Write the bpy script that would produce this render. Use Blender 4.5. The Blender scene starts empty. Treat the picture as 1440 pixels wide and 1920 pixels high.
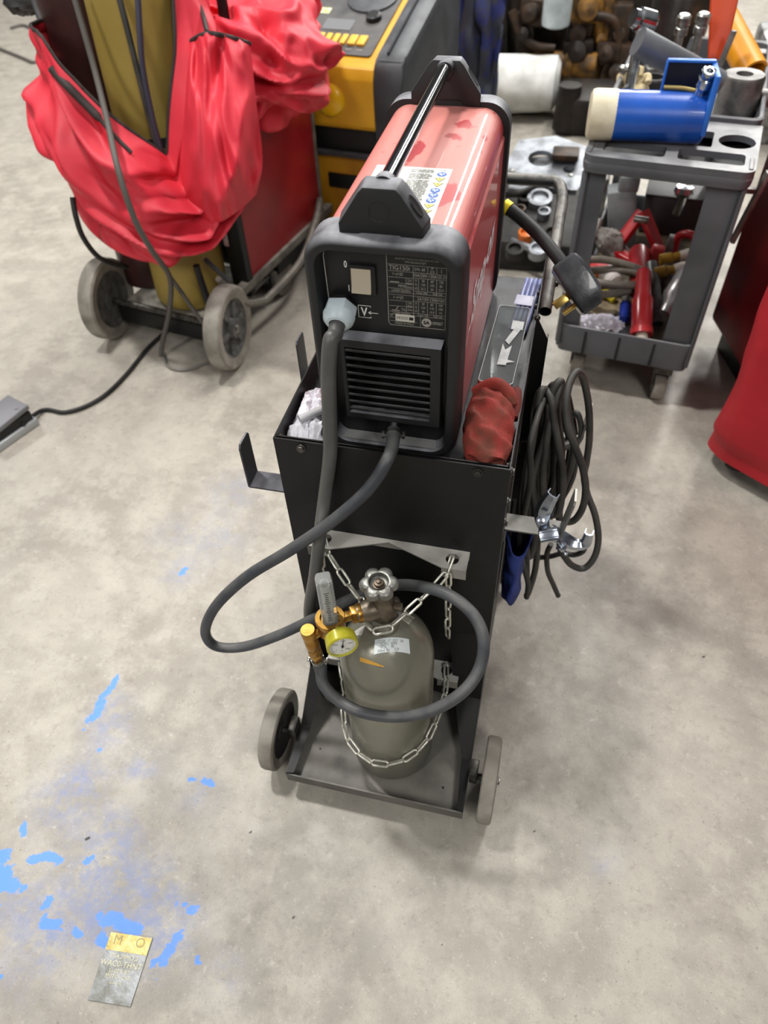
import bpy, bmesh, math, random
from mathutils import Vector, Matrix, noise
random.seed(7)
R = math.radians
K = 1.28                      # everything below is written at 1/K of its true size and enlarged at the end
COL = bpy.context.scene.collection

# ------------------------------------------------------------------ camera
PITCH, YAW, ROLL, FPX = R(48.0047), R(-15.8394), R(-3.2971), 1355.37
CAM = Vector((0.1791, -0.669, 1.343))
_fw = Vector((math.sin(YAW)*math.cos(PITCH), math.cos(YAW)*math.cos(PITCH), -math.sin(PITCH)))
_r = Vector((math.cos(YAW), -math.sin(YAW), 0)); _u = _r.cross(_fw)
RT = _r*math.cos(ROLL) + _u*math.sin(ROLL); UP = -_r*math.sin(ROLL) + _u*math.cos(ROLL)
def _ray(x, y): return _fw + RT*((x-720)/FPX) + UP*((960-y)/FPX)
def PX(x, y, X=None, Y=None, Z=None):
    """the point of the place seen at a measured spot of the photo, on the plane X=, Y= or Z="""
    d = _ray(x, y)
    if X is not None: t = (X-CAM.x)/d.x
    elif Y is not None: t = (Y-CAM.y)/d.y
    else: t = (Z-CAM.z)/d.z
    return CAM + d*t

# ------------------------------------------------------------------ materials
def lin(c):
    o = []
    for v in c[:3]:
        v /= 255.0
        o.append(v/12.92 if v <= .04045 else ((v+.055)/1.055)**2.4)
    return (*o, 1)
MATS = {}
def M(name, rgb, rough=.5, metal=0, rgb2=None, scale=8, bump=0, bscale=60, coat=0, trans=0, ior=1.45, spec=.5, dust_lit=None, dust_lit_amt=.6, stretch=None, emit=0, contrast=(.38, .62), alpha=1):
    if name in MATS: return MATS[name]
    m = bpy.data.materials.new(name); m.use_nodes = True
    nt = m.node_tree; N = nt.nodes; L = nt.links
    b = N['Principled BSDF']
    b.inputs['Roughness'].default_value = rough; b.inputs['Metallic'].default_value = metal
    b.inputs['IOR'].default_value = ior; b.inputs['Specular IOR Level'].default_value = spec
    b.inputs['Coat Weight'].default_value = coat; b.inputs['Transmission Weight'].default_value = trans
    b.inputs['Alpha'].default_value = alpha
    tc = N.new('ShaderNodeTexCoord'); src = tc.outputs['Object']
    if stretch:
        mp = N.new('ShaderNodeMapping'); mp.inputs['Scale'].default_value = stretch
        L.new(src, mp.inputs['Vector']); src = mp.outputs[0]
    def nz(sc, det=4):
        n = N.new('ShaderNodeTexNoise'); n.inputs['Scale'].default_value = sc; n.inputs['Detail'].default_value = det
        L.new(src, n.inputs['Vector']); return n.outputs['Fac']
    def mix(f, a, c):
        x = N.new('ShaderNodeMix'); x.data_type = 'RGBA'
        if hasattr(f, 'links') or not isinstance(f, (int, float)): L.new(f, x.inputs[0])
        else: x.inputs[0].default_value = f
        for k, v in ((6, a), (7, c)):
            if isinstance(v, tuple): x.inputs[k].default_value = v
            else: L.new(v, x.inputs[k])
        return x.outputs[2]
    def ramp(f, a, c):
        r = N.new('ShaderNodeMapRange'); r.inputs[1].default_value = a; r.inputs[2].default_value = c
        L.new(f, r.inputs[0]); return r.outputs[0]
    col = lin(rgb)
    if rgb2: col = mix(ramp(nz(scale), *contrast), lin(rgb), lin(rgb2))
    if dust_lit:  # up-facing faces lightened: settled dust, and on some parts painted light
        g = N.new('ShaderNodeNewGeometry'); s = N.new('ShaderNodeSeparateXYZ'); L.new(g.outputs['Normal'], s.inputs[0])
        f = ramp(s.outputs['Z'], .25, .95); k = N.new('ShaderNodeMath'); k.operation = 'MULTIPLY'
        L.new(f, k.inputs[0]); q = ramp(nz(scale*1.7), .25, .6); q2 = N.new('ShaderNodeMath'); q2.operation = 'MULTIPLY'
        L.new(q, q2.inputs[0]); q2.inputs[1].default_value = dust_lit_amt
        L.new(q2.outputs[0], k.inputs[1]); col = mix(k.outputs[0], col, lin(dust_lit))
    if isinstance(col, tuple): b.inputs['Base Color'].default_value = col
    else: L.new(col, b.inputs['Base Color'])
    if bump:
        bp = N.new('ShaderNodeBump'); bp.inputs['Strength'].default_value = bump; bp.inputs['Distance'].default_value = .002
        L.new(nz(bscale, 3), bp.inputs['Height']); L.new(bp.outputs[0], b.inputs['Normal'])
    if emit:
        b.inputs['Emission Color'].default_value = lin(rgb); b.inputs['Emission Strength'].default_value = emit
    MATS[name] = m
    return m

# ------------------------------------------------------------------ mesh builder
def frame(o, z, x=None):
    """matrix with its z axis along z at origin o"""
    z = Vector(z).normalized()
    x = Vector(x) if x is not None else (Vector((1, 0, 0)) if abs(z.x) < .9 else Vector((0, 1, 0)))
    x = (x - z*x.dot(z)).normalized(); y = z.cross(x)
    m = Matrix((x, y, z)).transposed().to_4x4(); m.translation = Vector(o); return m
def rr(w, h, r, n=5, cx=0, cy=0):
    """rounded rectangle outline, counter-clockwise"""
    o = []
    for sx, sy, a0 in ((1, 1, 0), (-1, 1, 90), (-1, -1, 180), (1, -1, 270)):
        for k in range(n+1):
            a = R(a0 + 90*k/n); o.append((cx+sx*(w/2-r)+r*math.cos(a), cy+sy*(h/2-r)+r*math.sin(a)))
    return o
def circ(r, n=20, cx=0, cy=0, a0=0): return [(cx+r*math.cos(a0+2*math.pi*k/n), cy+r*math.sin(a0+2*math.pi*k/n)) for k in range(n)]
def spline(pts, n=8, closed=False):
    P = [Vector(p) for p in pts]; m = len(P); out = []
    for i in range(m if closed else m-1):
        if closed: a, b, c, d = P[i-1], P[i], P[(i+1) % m], P[(i+2) % m]
        else: a, b, c, d = P[max(i-1, 0)], P[i], P[i+1], P[min(i+2, m-1)]
        for k in range(n):
            t = k/n
            out.append(.5*((2*b) + (c-a)*t + (2*a-5*b+4*c-d)*t*t + (3*b-a-3*c+d)*t**3))
    if not closed: out.append(P[-1])
    return out
class MB:
    def __init__(s): s.bm = bmesh.new(); s.mi = 0
    def m(s, i): s.mi = i; return s
    def _f(s, vs):
        try: f = s.bm.faces.new(vs)
        except ValueError: return None
        f.material_index = s.mi; return f
    def merge(s, t, T=None):
        mp = {}
        for v in t.verts: mp[v] = s.bm.verts.new(T @ v.co if T else v.co)
        for f in t.faces: s._f([mp[v] for v in f.verts])
        t.free(); return s
    def box(s, c, d, bev=0, rot=None, seg=2):
        t = bmesh.new(); bmesh.ops.create_cube(t, size=1, matrix=Matrix.Diagonal((*d, 1)))
        if bev: bmesh.ops.bevel(t, geom=t.edges[:], offset=bev, segments=seg, affect='EDGES', profile=.5)
        T = Matrix.Translation(Vector(c))
        if rot is not None: T = T @ rot.to_4x4()
        return s.merge(t, T)
    def loft(s, loops, cap0=True, cap1=True, closed=True):
        L = [[s.bm.verts.new(Vector(p)) for p in l] for l in loops]; n = len(L[0])
        for a, b in zip(L, L[1:]):
            for i in range(n if closed else n-1):
                j = (i+1) % n; s._f([a[i], a[j], b[j], b[i]])
        if cap0: s._f(L[0][::-1])
        if cap1: s._f(L[-1])
        return s
    def ring(s, loops):
        return s.loft(list(loops)+[loops[0]], False, False)
    def prism(s, pts, T, h, bev=0):
        """2-D outline in T's xy plane, thickness h along its z"""
        a = [T @ Vector((x, y, 0)) for x, y in pts]; b = [T @ Vector((x, y, h)) for x, y in pts]
        if not bev: return s.loft([a, b])
        t = bmesh.new(); va = [t.verts.new(p) for p in a]; vb = [t.verts.new(p) for p in b]; n = len(pts)
        for i in range(n): t.faces.new([va[i], va[(i+1) % n], vb[(i+1) % n], vb[i]])
        t.faces.new(va[::-1]); t.faces.new(vb)
        bmesh.ops.bevel(t, geom=t.edges[:], offset=bev, segments=2, affect='EDGES', profile=.5)
        return s.merge(t)
    def plate(s, outer, holes, T, h):
        """flat plate with holes, thickness h"""
        t = bmesh.new(); es = []; rings = []
        for lp in [outer]+holes:
            vs = [t.verts.new((x, y, 0)) for x, y in lp]; rings.append(len(vs))
            es += [t.edges.new((vs[i], vs[(i+1) % len(vs)])) for i in range(len(vs))]
        bmesh.ops.triangle_fill(t, edges=es, use_beauty=True, use_dissolve=False)
        t.verts.ensure_lookup_table()
        base = [v.co.copy() for v in t.verts]; faces = [[v.index for v in f.verts] for f in t.faces]; t.free()
        A = [s.bm.verts.new(T @ c) for c in base]; B = [s.bm.verts.new(T @ (c+Vector((0, 0, h)))) for c in base]
        for f in faces: s._f([A[i] for i in f][::-1]); s._f([B[i] for i in f])
        k = 0
        for n in rings:
            for i in range(n): s._f([A[k+i], A[k+(i+1) % n], B[k+(i+1) % n], B[k+i]])
            k += n
        return s
    def cyl(s, p0, p1, r0, r1=None, seg=20, cap=True):
        r1 = r0 if r1 is None else r1; p0, p1 = Vector(p0), Vector(p1); T = frame((0, 0, 0), p1-p0)
        lp = lambda p, r: [p + T @ Vector((r*math.cos(2*math.pi*k/seg), r*math.sin(2*math.pi*k/seg), 0)) for k in range(seg)]
        return s.loft([lp(p0, r0), lp(p1, r1)], cap, cap)
    def lathe(s, prof, T=None, seg=24, cap0=True, cap1=True, ang=2*math.pi):
        T = T or Matrix.Identity(4)
        return s.loft([[T @ Vector((r*math.cos(ang*k/seg), r*math.sin(ang*k/seg), z)) for k in range(seg)] for r, z in prof], cap0, cap1)
    def tube(s, pts, r, seg=10, n=8, closed=False, smooth=True, cap=True):
        P = spline(pts, n, closed) if smooth else [Vector(p) for p in pts]
        m = len(P); loops = []; x = None
        for i in range(m):
            t = (P[(i+1) % m]-P[i-1]) if closed else (P[min(i+1, m-1)]-P[max(i-1, 0)])
            if t.length < 1e-9: t = Vector((0, 0, 1))
            t.normalize()
            if x is None: x = t.orthogonal().normalized()
            x = (x - t*x.dot(t)).normalized(); y = t.cross(x)
            rad = r(i/(m-1)) if callable(r) else r
            loops.append([P[i] + (x*math.cos(2*math.pi*k/seg) + y*math.sin(2*math.pi*k/seg))*rad for k in range(seg)])
        if closed: return s.ring(loops)
        return s.loft(loops, cap, cap)
    def grid(s, fn, nu, nv, cu=False):
        V = [[s.bm.verts.new(Vector(fn(i/(nu if cu else nu-1), j/(nv-1)))) for j in range(nv)] for i in range(nu)]
        for i in range(nu if cu else nu-1):
            a, b = V[i], V[(i+1) % nu]
            for j in range(nv-1): s._f([a[j], b[j], b[j+1], a[j+1]])
        return s
    def ball(s, c, r, sc=(1, 1, 1), seg=16):
        t = bmesh.new(); bmesh.ops.create_uvsphere(t, u_segments=seg, v_segments=max(6, seg//2), radius=r)
        return s.merge(t, Matrix.Translation(Vector(c)) @ Matrix.Diagonal((*sc, 1)))
    def flat(s, pts):
        s._f([s.bm.verts.new(Vector(p)) for p in pts]); return s
    def text(s, txt, size, T, align='CENTER', shear=0, bold=0, sx=1, spacing=1):
        c = bpy.data.curves.new('t', 'FONT'); c.body = txt; c.size = size; c.align_x = align; c.align_y = 'CENTER'
        c.shear = shear; c.offset = bold; c.space_character = spacing; c.resolution_u = 3; c.fill_mode = 'FRONT'
        o = bpy.data.objects.new('t', c); me = o.to_mesh()
        mp = [s.bm.verts.new(T @ Vector((v.co.x*sx, v.co.y, 0))) for v in me.vertices]
        for f in me.polygons: s._f([mp[i] for i in f.vertices])
        o.to_mesh_clear(); bpy.data.objects.remove(o); bpy.data.curves.remove(c); return s
    def build(s, name, mats, parent=None, smooth=32, recalc=True, solid=0, sub=0, T=None, relax=0):
        if recalc: bmesh.ops.recalc_face_normals(s.bm, faces=s.bm.faces[:])
        me = bpy.data.meshes.new(name); s.bm.to_mesh(me); s.bm.free()
        if T is not None: me.transform(T)
        for m in (mats if isinstance(mats, (list, tuple)) else [mats]): me.materials.append(m)
        for p in me.polygons: p.use_smooth = bool(smooth)
        if smooth and smooth < 180: me.set_sharp_from_angle(angle=R(smooth))
        o = bpy.data.objects.new(name, me); COL.objects.link(o)
        if parent is not None:
            o.parent = parent
            q = parent; off = Vector((0, 0, 0))
            while q is not None: off += Vector(q.location); q = q.parent
            me.transform(Matrix.Translation(-off))        # meshes are written in place, things have their own origin
        if relax:
            d = o.modifiers.new('relax', 'SMOOTH'); d.factor = .5; d.iterations = relax
        if solid:
            d = o.modifiers.new('thick', 'SOLIDIFY'); d.thickness = solid; d.offset = 0
        if sub:
            d = o.modifiers.new('smooth', 'SUBSURF'); d.levels = sub; d.render_levels = sub
        return o
def tag(o, label, cat, group=None, kind=None):
    if label: o['label'] = label
    if cat: o['category'] = cat
    if group: o['group'] = group
    if kind: o['kind'] = kind
    return o
def thing(name, label, cat, loc=(0, 0, 0), group=None):
    o = bpy.data.objects.new(name, None); COL.objects.link(o); o.location = loc; o.empty_display_size = .02
    return tag(o, label, cat, group)
def fbm(v, o=4): return noise.fractal(Vector(v), 1.0, 2.0, o)
Z3 = Vector((0, 0, 1))
# ------------------------------------------------------------------ floor
def g2(x, y): v = PX(x, y, Z=0); return Vector((v.x, v.y))
SOLID = [([(219, 1270), (210, 1288), (193, 1305)], 6), ([(190, 1318), (180, 1340), (170, 1348)], 9), ([(160, 1367)], 4), ([(186, 1407)], 5),
    ([(352, 1462), (365, 1462)], 4), ([(383, 1465), (397, 1469)], 7), ([(45, 1543), (42, 1565)], 6),
    ([(-10, 1608), (6, 1605)], 14), ([(-5, 1640), (8, 1640)], 17), ([(-5, 1668), (10, 1655), (27, 1662)], 12), ([(45, 1664)], 7), ([(-8, 1700)], 8),
    ([(58, 1612), (75, 1608), (92, 1606), (112, 1615)], 8), ([(88, 1602)], 8), ([(161, 1616), (173, 1608)], 6), ([(84, 1697), (93, 1687)], 8), ([(87, 1712)], 4),
    ([(80, 1732), (92, 1731), (107, 1733)], 9), ([(112, 1745), (120, 1749)], 4), ([(140, 1745), (150, 1752)], 7), ([(184, 1718), (190, 1713)], 5),
    ([(198, 1728), (212, 1718), (225, 1732), (240, 1738), (258, 1742)], 11), ([(190, 1760), (200, 1768)], 11), ([(332, 1695)], 5), ([(347, 1697)], 5), ([(358, 1707), (366, 1703)], 8),
    ([(336, 1753), (325, 1770)], 9), ([(322, 1775), (308, 1795), (304, 1808)], 9), ([(369, 1797), (371, 1805)], 6), ([(287, 1806)], 7), ([(1, 1832)], 6),
    ([(289, 1838)], 4), ([(277, 1672)], 3), ([(340, 1075), (347, 1068)], 6)]
HAZE = [((120, 1500), 60, .7), ((150, 1470), 40, .6), ((200, 1600), 70, .5), ((215, 1560), 40, .6), ((180, 1690), 70, .7), ((250, 1700), 70, .7), ((290, 1690), 60, .6), ((200, 1370), 45, .6), ((265, 1440), 30, .9),
    ((30, 1690), 60, .6), ((320, 1760), 55, .7), ((100, 1740), 60, .6), ((410, 1010), 50, .45), ((440, 920), 45, .5), ((340, 1075), 30, .6), ((330, 1000), 50, .25), ((1130, 1612), 30, .45), ((370, 1490), 40, .4), ((420, 1830), 40, .35), ((60, 1800), 70, .35), ((210, 1325), 30, .6)]
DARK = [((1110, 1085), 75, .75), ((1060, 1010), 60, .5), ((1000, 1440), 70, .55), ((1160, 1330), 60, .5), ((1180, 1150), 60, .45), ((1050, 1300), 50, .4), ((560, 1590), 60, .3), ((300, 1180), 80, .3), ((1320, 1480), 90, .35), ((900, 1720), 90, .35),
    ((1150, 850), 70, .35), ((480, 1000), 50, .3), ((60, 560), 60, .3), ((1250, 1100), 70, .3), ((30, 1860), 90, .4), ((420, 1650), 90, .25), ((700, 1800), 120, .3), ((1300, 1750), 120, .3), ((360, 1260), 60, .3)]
SPOT = [((114, 475), 6), ((22, 581), 4), ((54, 581), 4), ((80, 481), 3), ((190, 905), 3), ((164, 1572), 3), ((292, 1684), 3), ((100, 1826), 3), ((643, 1557), 3), ((700, 1662), 3), ((1000, 1560), 3), ((1230, 1600), 3), ((830, 1770), 3), ((1330, 870), 5), ((550, 1720), 3), ((1100, 1890), 3), ((1250, 1880), 4), ((320, 1880), 3), ((430, 1600), 3), ((470, 1560), 3), ((1320, 1230), 3)]
def seg_d(p, a, b):
    d = b-a; l = d.length_squared
    t = 0 if l < 1e-12 else max(0, min(1, (p-a).dot(d)/l))
    return (p-(a+d*t)).length
def px_r(x, y, r): return (g2(x+r, y)-g2(x, y)).length
sol = [([g2(*q) for q in pl], px_r(*pl[0], r)) for pl, r in SOLID]
hz = [(g2(*c), px_r(*c, r), a) for c, r, a in HAZE]; dk = [(g2(*c), px_r(*c, r), a) for c, r, a in DARK]; sp = [(g2(*c), px_r(*c, r)) for c, r in SPOT]
def axis(lo, hi, d0, d1, step):
    a = []; x = d0
    while x <= d1: a.append(x); x += step
    s = step; x = d1
    while x < hi: s *= 1.25; x += s; a.append(x)
    s = step; x = d0
    while x > lo: s *= 1.25; x -= s; a.insert(0, x)
    return a
xs = axis(-9, 9, -.80, .75, .0075); ys = axis(-7, 12, -.72, .55, .0075)
me = bpy.data.meshes.new('floor')
verts = [(x, y, 0) for y in ys for x in xs]; nx = len(xs)
me.from_pydata(verts, [], [(j*nx+i, j*nx+i+1, (j+1)*nx+i+1, (j+1)*nx+i) for j in range(len(ys)-1) for i in range(nx-1)])
at = me.color_attributes.new('marks', 'FLOAT_COLOR', 'POINT')
buf = []
for x, y, _ in verts:
    p = Vector((x, y)); a = 0
    if -.9 < x < .35 and -.75 < y < .3:
        for pl, r in sol:
            if abs(p.x-pl[0].x) > .2 or abs(p.y-pl[0].y) > .2: continue
            d = min(seg_d(p, pl[i], pl[min(i+1, len(pl)-1)]) for i in range(len(pl)))
            a = max(a, 1-.5*d/r)
    h = sum(w*math.exp(-((p-c).length/r)**2) for c, r, w in hz if (p-c).length < 3*r)
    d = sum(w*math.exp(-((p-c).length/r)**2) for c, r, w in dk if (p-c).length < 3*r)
    s = max((1-.5*(p-c).length/r for c, r in sp if (p-c).length < 3*r), default=0)
    buf += [max(a, 0), min(h, 1), min(d, 1), max(s, 0)]
at.data.foreach_set('color', buf)
fm = bpy.data.materials.new('concrete'); fm.use_nodes = True
N = fm.node_tree.nodes; L = fm.node_tree.links; B = N['Principled BSDF']
tc = N.new('ShaderNodeTexCoord')
def fnz(sc, det=5, rough=.6, dist=0):
    n = N.new('ShaderNodeTexNoise'); n.inputs['Scale'].default_value = sc; n.inputs['Detail'].default_value = det; n.inputs['Roughness'].default_value = rough; n.inputs['Distortion'].default_value = dist
    L.new(tc.outputs['Object'], n.inputs['Vector']); return n.outputs['Fac']
def frp(f, a, b, c=0, d=1):
    r = N.new('ShaderNodeMapRange'); r.interpolation_type = 'SMOOTHSTEP'
    for i, v in ((1, a), (2, b), (3, c), (4, d)): r.inputs[i].default_value = v
    L.new(f, r.inputs[0]); return r.outputs[0]
def fmx(f, a, b, mode='MIX'):
    x = N.new('ShaderNodeMix'); x.data_type = 'RGBA'; x.blend_type = mode
    for k, v in ((0, f), (6, a), (7, b)):
        if hasattr(v, 'is_output'): L.new(v, x.inputs[k])
        else: x.inputs[k].default_value = v
    return x.outputs[2]
def fma(op, a, b):
    x = N.new('ShaderNodeMath'); x.operation = op
    for k, v in ((0, a), (1, b)):
        if hasattr(v, 'is_output'): L.new(v, x.inputs[k])
        else: x.inputs[k].default_value = v
    return x.outputs[0]
va = N.new('ShaderNodeVertexColor'); va.layer_name = 'marks'
sep = N.new('ShaderNodeSeparateColor'); L.new(va.outputs[0], sep.inputs[0])
c = fmx(frp(fnz(2.2, 6), .30, .70), lin((156, 150, 139)), lin((177, 171, 159)))
c = fmx(frp(fnz(9, 6, .7), .40, .66), c, lin((186, 180, 167)))
c = fmx(fma('MULTIPLY', frp(fnz(5, 7, .7, .6), .50, .72), .38), c, lin((140, 133, 122)))
c = fmx(fma('MULTIPLY', frp(fnz(38, 4, .7), .52, .72), .35), c, lin((128, 121, 111)))
c = fmx(fma('MULTIPLY', frp(fnz(26, 5, .75), .58, .70), .55), c, lin((204, 199, 187)))
c = fmx(fma('MULTIPLY', frp(fnz(300, 2), .62, .70), .5), c, lin((95, 90, 84)))
c = fmx(fma('MULTIPLY', frp(fnz(120, 2), .69, .73), .6), c, lin((88, 83, 76)))
c = fmx(fma('MULTIPLY', frp(fnz(150, 2), .66, .72), .45), c, lin((222, 217, 206)))
c = fmx(fma('MULTIPLY', frp(fnz(240, 2), .68, .74), .7), c, lin((235, 230, 220)))
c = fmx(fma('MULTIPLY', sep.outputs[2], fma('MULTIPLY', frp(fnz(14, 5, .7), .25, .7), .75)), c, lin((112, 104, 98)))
c = fmx(fma('MULTIPLY', sep.outputs[1], fma('MULTIPLY', frp(fnz(20, 6, .75), .34, .66), .8)), c, lin((132, 146, 188)))
c = fmx(frp(fma('ADD', va.outputs['Alpha'], fma('MULTIPLY', fma('SUBTRACT', fnz(60, 3), .5), .8)), .42, .62), c, lin((62, 58, 54)))
c = fmx(1.0, c, (.885, .88, .885, 1), 'MULTIPLY')
pa = fma('ADD', sep.outputs[0], fma('MULTIPLY', fma('SUBTRACT', fnz(60, 7, .8), .5), 1.7))
c = fmx(frp(pa, .48, .54), c, lin((96, 146, 236)))
# faint long scratches, control joint stain
wv = N.new('ShaderNodeTexVoronoi'); wv.feature = 'DISTANCE_TO_EDGE'; wv.inputs['Scale'].default_value = 1.1
L.new(tc.outputs['Object'], wv.inputs['Vector'])
c = fmx(fma('MULTIPLY', frp(wv.outputs['Distance'], .003, .0), .03), c, lin((225, 220, 208)))
L.new(c, B.inputs['Base Color'])
L.new(frp(fnz(6, 4), .3, .7, .42, .62), B.inputs['Roughness'])
bp = N.new('ShaderNodeBump'); bp.inputs['Strength'].default_value = .25; bp.inputs['Distance'].default_value = .002
L.new(fnz(70, 5, .7), bp.inputs['Height']); L.new(bp.outputs[0], B.inputs['Normal'])
me.materials.append(fm)
floor = bpy.data.objects.new('floor', me); COL.objects.link(floor); floor['kind'] = 'structure'
# ------------------------------------------------------------------ shared materials
BLK = M('black_powder_coat', (19, 19, 20), .42, 0, (15, 15, 16), 5, .12, 900, dust_lit=(46, 44, 43), dust_lit_amt=.3, spec=.35)
BLKIN = M('black_inner_coat', (18, 18, 19), .26, 0, (15, 15, 16), 5, .1, 900, dust_lit=(70, 70, 76), dust_lit_amt=.6)
TRAYGREY = M('dusty_black_tray', (74, 71, 68), .5, 0, (98, 95, 90), 9, .1, 400, dust_lit=(128, 124, 116), dust_lit_amt=.8)
GREYPL = M('plate_reflection_grey', (140, 138, 132), .4, .1, (118, 116, 110), 7, .08, 300, dust_lit=(214, 210, 201), dust_lit_amt=1.0)  # grey and paler up-facing tone paint overhead light reflected off the glossy plates
STEEL = M('zinc_steel', (176, 176, 172), .32, .9, (120, 119, 115), 40, .1, 200)
CHROME = M('chrome', (210, 212, 214), .16, 1, (165, 168, 172), 20)
DKSTEEL = M('dark_bolt_steel', (92, 89, 84), .45, .7, (60, 58, 55), 60)
RUB = M('black_rubber', (30, 30, 31), .6, 0, (44, 43, 42), 14, .2, 200)
TYRE = M('grey_tyre_rubber', (150, 145, 136), .8, 0, (120, 115, 106), 14, .3, 120)
PLASTIC = M('black_plastic', (32, 33, 35), .5, 0, (26, 27, 29), 10, .25, 1400, dust_lit=(150, 151, 157), dust_lit_amt=.85)
FACEBLK = M('black_face', (20, 20, 22), .45, 0, (15, 15, 17), 10)
WHITE = M('white_print', (216, 216, 212), .6)
GREYPR = M('grey_print', (150, 146, 138), .6)
BRASS = M('brass', (190, 148, 74), .3, .9, (158, 116, 54), 30, .06, 200)

# ------------------------------------------------------------------ welding cart
W = .16; H = .69
cart = thing('welding_cart', 'black sheet-metal welding cart carrying the red and black welder and a grey gas cylinder', 'cart', (0, 0, 0))
YZ = lambda x: Matrix(((0, 0, 1, x), (1, 0, 0, 0), (0, 1, 0, 0), (0, 0, 0, 1)))      # local x,y -> world y,z ; thickness along x
XZ = lambda y: Matrix(((1, 0, 0, 0), (0, 0, -1, y), (0, 1, 0, 0), (0, 0, 0, 1)))     # local x,y -> world x,z ; thickness towards -y
XY = lambda z: Matrix.Translation((0, 0, z))
mb = MB(); mb.prism([(-W, .075), (W, .075), (W, H), (-W, H)], XZ(.0), .0022)
mb.prism([(-W+.004, .35), (W-.004, .35), (W-.004, H-.001), (-W+.004, H-.001)], XZ(.0065), .0022)
mb.build('end_panel', [BLK], cart)
prof = [(.0, H), (.0, .31), (-.041, .15), (-.125, .078), (-.2165, .076), (-.2165, .045), (.53, .045), (.53, H)]
for s in (-1, 1):
    mb = MB(); mb.prism(prof, YZ(s*W - (.002 if s > 0 else 0)), .002)
    # folded lip along the sloping front edge
    inn = (.092, .112, .142, .149) if s > 0 else (.128, .132, .141, .146)
    for (a, b, xa, xb) in zip(prof[1:4], prof[2:5], inn, inn[1:]):
        mb.flat([(s*W, a[0], a[1]), (s*W, b[0], b[1]), (s*xb, b[0]+.003, b[1]-.001), (s*xa, a[0]+.003, a[1]-.001)])
    mb.build('side_panel', [BLK], cart)
mb = MB(); mb.box((0, .262, .652), (2*W-.005, .52, .003)); mb.build('top_shelf', [BLKIN], cart)
mb = MB(); mb.box((0, .528, .58), (2*W, .003, .14)); mb.build('back_panel', [BLK], cart)
mb = MB(); mb.box((0, .262, .12), (2*W-.005, .50, .003)); mb.build('lower_shelf', [BLKIN], cart)
mb = MB(); mb.box((0, -.08, .047), (2*W-.004, .272, .003)); mb.box((0, -.2160, .0575), (2*W, .0025, .026)); mb.box((0, -.205, .046), (2*W, .02, .002)); mb.build('bottle_tray', [TRAYGREY], cart)
for q in ((-.118, -.150), (.118, -.172)):
    mb = MB(); mb.cyl((q[0], q[1], .0485), (q[0], q[1], .0492), .0022, seg=10); mb.build('tray_hole', [FACEBLK], cart)
# bolts
def bolt(p, d, r=.0055, name='bolt', mat=None, parent=None):
    T = frame(p, d); b = MB(); b.lathe([(r*1.25, 0), (r*1.25, .0012), (r*1.2, .0018)], T, 16); b.prism(circ(r, 6), T @ Matrix.Translation((0, 0, .0015)), .0035, .0006)
    return b.build(name, [mat or DKSTEEL], parent if parent is not None else cart)
for x in (-.121, .119): bolt((x, -.0024, .6785), (0, -1, 0))
for y, z in ((.008, .677), (.008, .62), (.008, .578)): bolt((W, y, z), (1, 0, 0))
for y in (.02, .40, .44): bolt((W-.002, y, .676), (-1, 0, 0), .004)
bolt((-W+.002, .014, .676), (1, 0, 0), .005)
bolt((-W, .02, .674), (-1, 0, 0), .004)
# chain brackets: notched shelf folded down at both ends
def bracket(z, x0, x1, dep, notch):
    b = MB(); out = [(x0, 0), (x0, -dep), (x0+.035, -dep), notch, (x1-.036, -dep), (x1, -dep), (x1, 0)]
    holes = [circ(.0098, 16, x0+.023, -.020), circ(.0098, 16, x1-.023, -.020)]
    b.plate(out, holes, XY(z), .0022)
    for xa, xb in ((x0, x0+.035), (x1-.036, x1)): b.box(((xa+xb)/2, -dep+.001, z-.009), (xb-xa, .0022, .020))
    b.box(((x0+x1)/2, -.0022, z-.008), (x1-x0, .002, .018))
    return b.build('chain_bracket', [GREYPL], cart)
bracket(.511, -.122, .117, .038, (-.004, -.008))
bracket(.190, -.122, .117, .040, (-.004, -.006))
# hooks for the leads: L-shaped flat bars
def hook(x0, x1, y, z, hgt, wid=.034, lean=.0, mat=BLK, name='lead_hook'):
    b = MB(); t = .003; s = 1 if x1 > x0 else -1
    b.box(((x0+x1)/2, y, z), (abs(x1-x0), wid, t))
    b.box((x0+s*.0015, y, z-.014), (t, wid, .03))
    pts = [(-wid/2, 0), (wid/2, 0), (wid/2, hgt-.006), (wid/2-.004, hgt), (-wid/2+.004, hgt), (-wid/2, hgt-.006)]
    T = Matrix.Translation((x1, y, z)) @ Matrix.Rotation(s*lean, 4, 'Y') @ YZ(-.0015); b.prism(pts, T, t)
    return b.build(name, [mat], cart)
HKL = M('hook_grey_black', (44, 44, 48), .4, .1, dust_lit=(122, 121, 128), dust_lit_amt=.95)
hook(-W, -.245, .068, .524, .088, .036, 0, HKL); hook(-W, -.243, .338, .524, .088, .036, 0, HKL)
HKR = M('hook_lit_grey', (104, 102, 98), .4, .2, dust_lit=(176, 173, 165), dust_lit_amt=.9)  # paler than the left hooks: light on the top, painted into the grey
hook(W, .246, .100, .476, .082, .034, .12, HKR); hook(W, .262, .335, .452, .082, .034, .12, HKR)
# outer flange on the right
fl = MB(); T = XZ(.322); fl.prism([(W, .02), (W+.0225, .02), (W+.0225, .668), (W+.002, .706), (W, .706)], T, .003)
fl.box((W+.0215, .335, .34), (.002, .03, .64)); fl.build('side_flange', [BLK], cart)
bolt((W+.001, .330, .700), (.4, -1, .3), .004)
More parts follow.
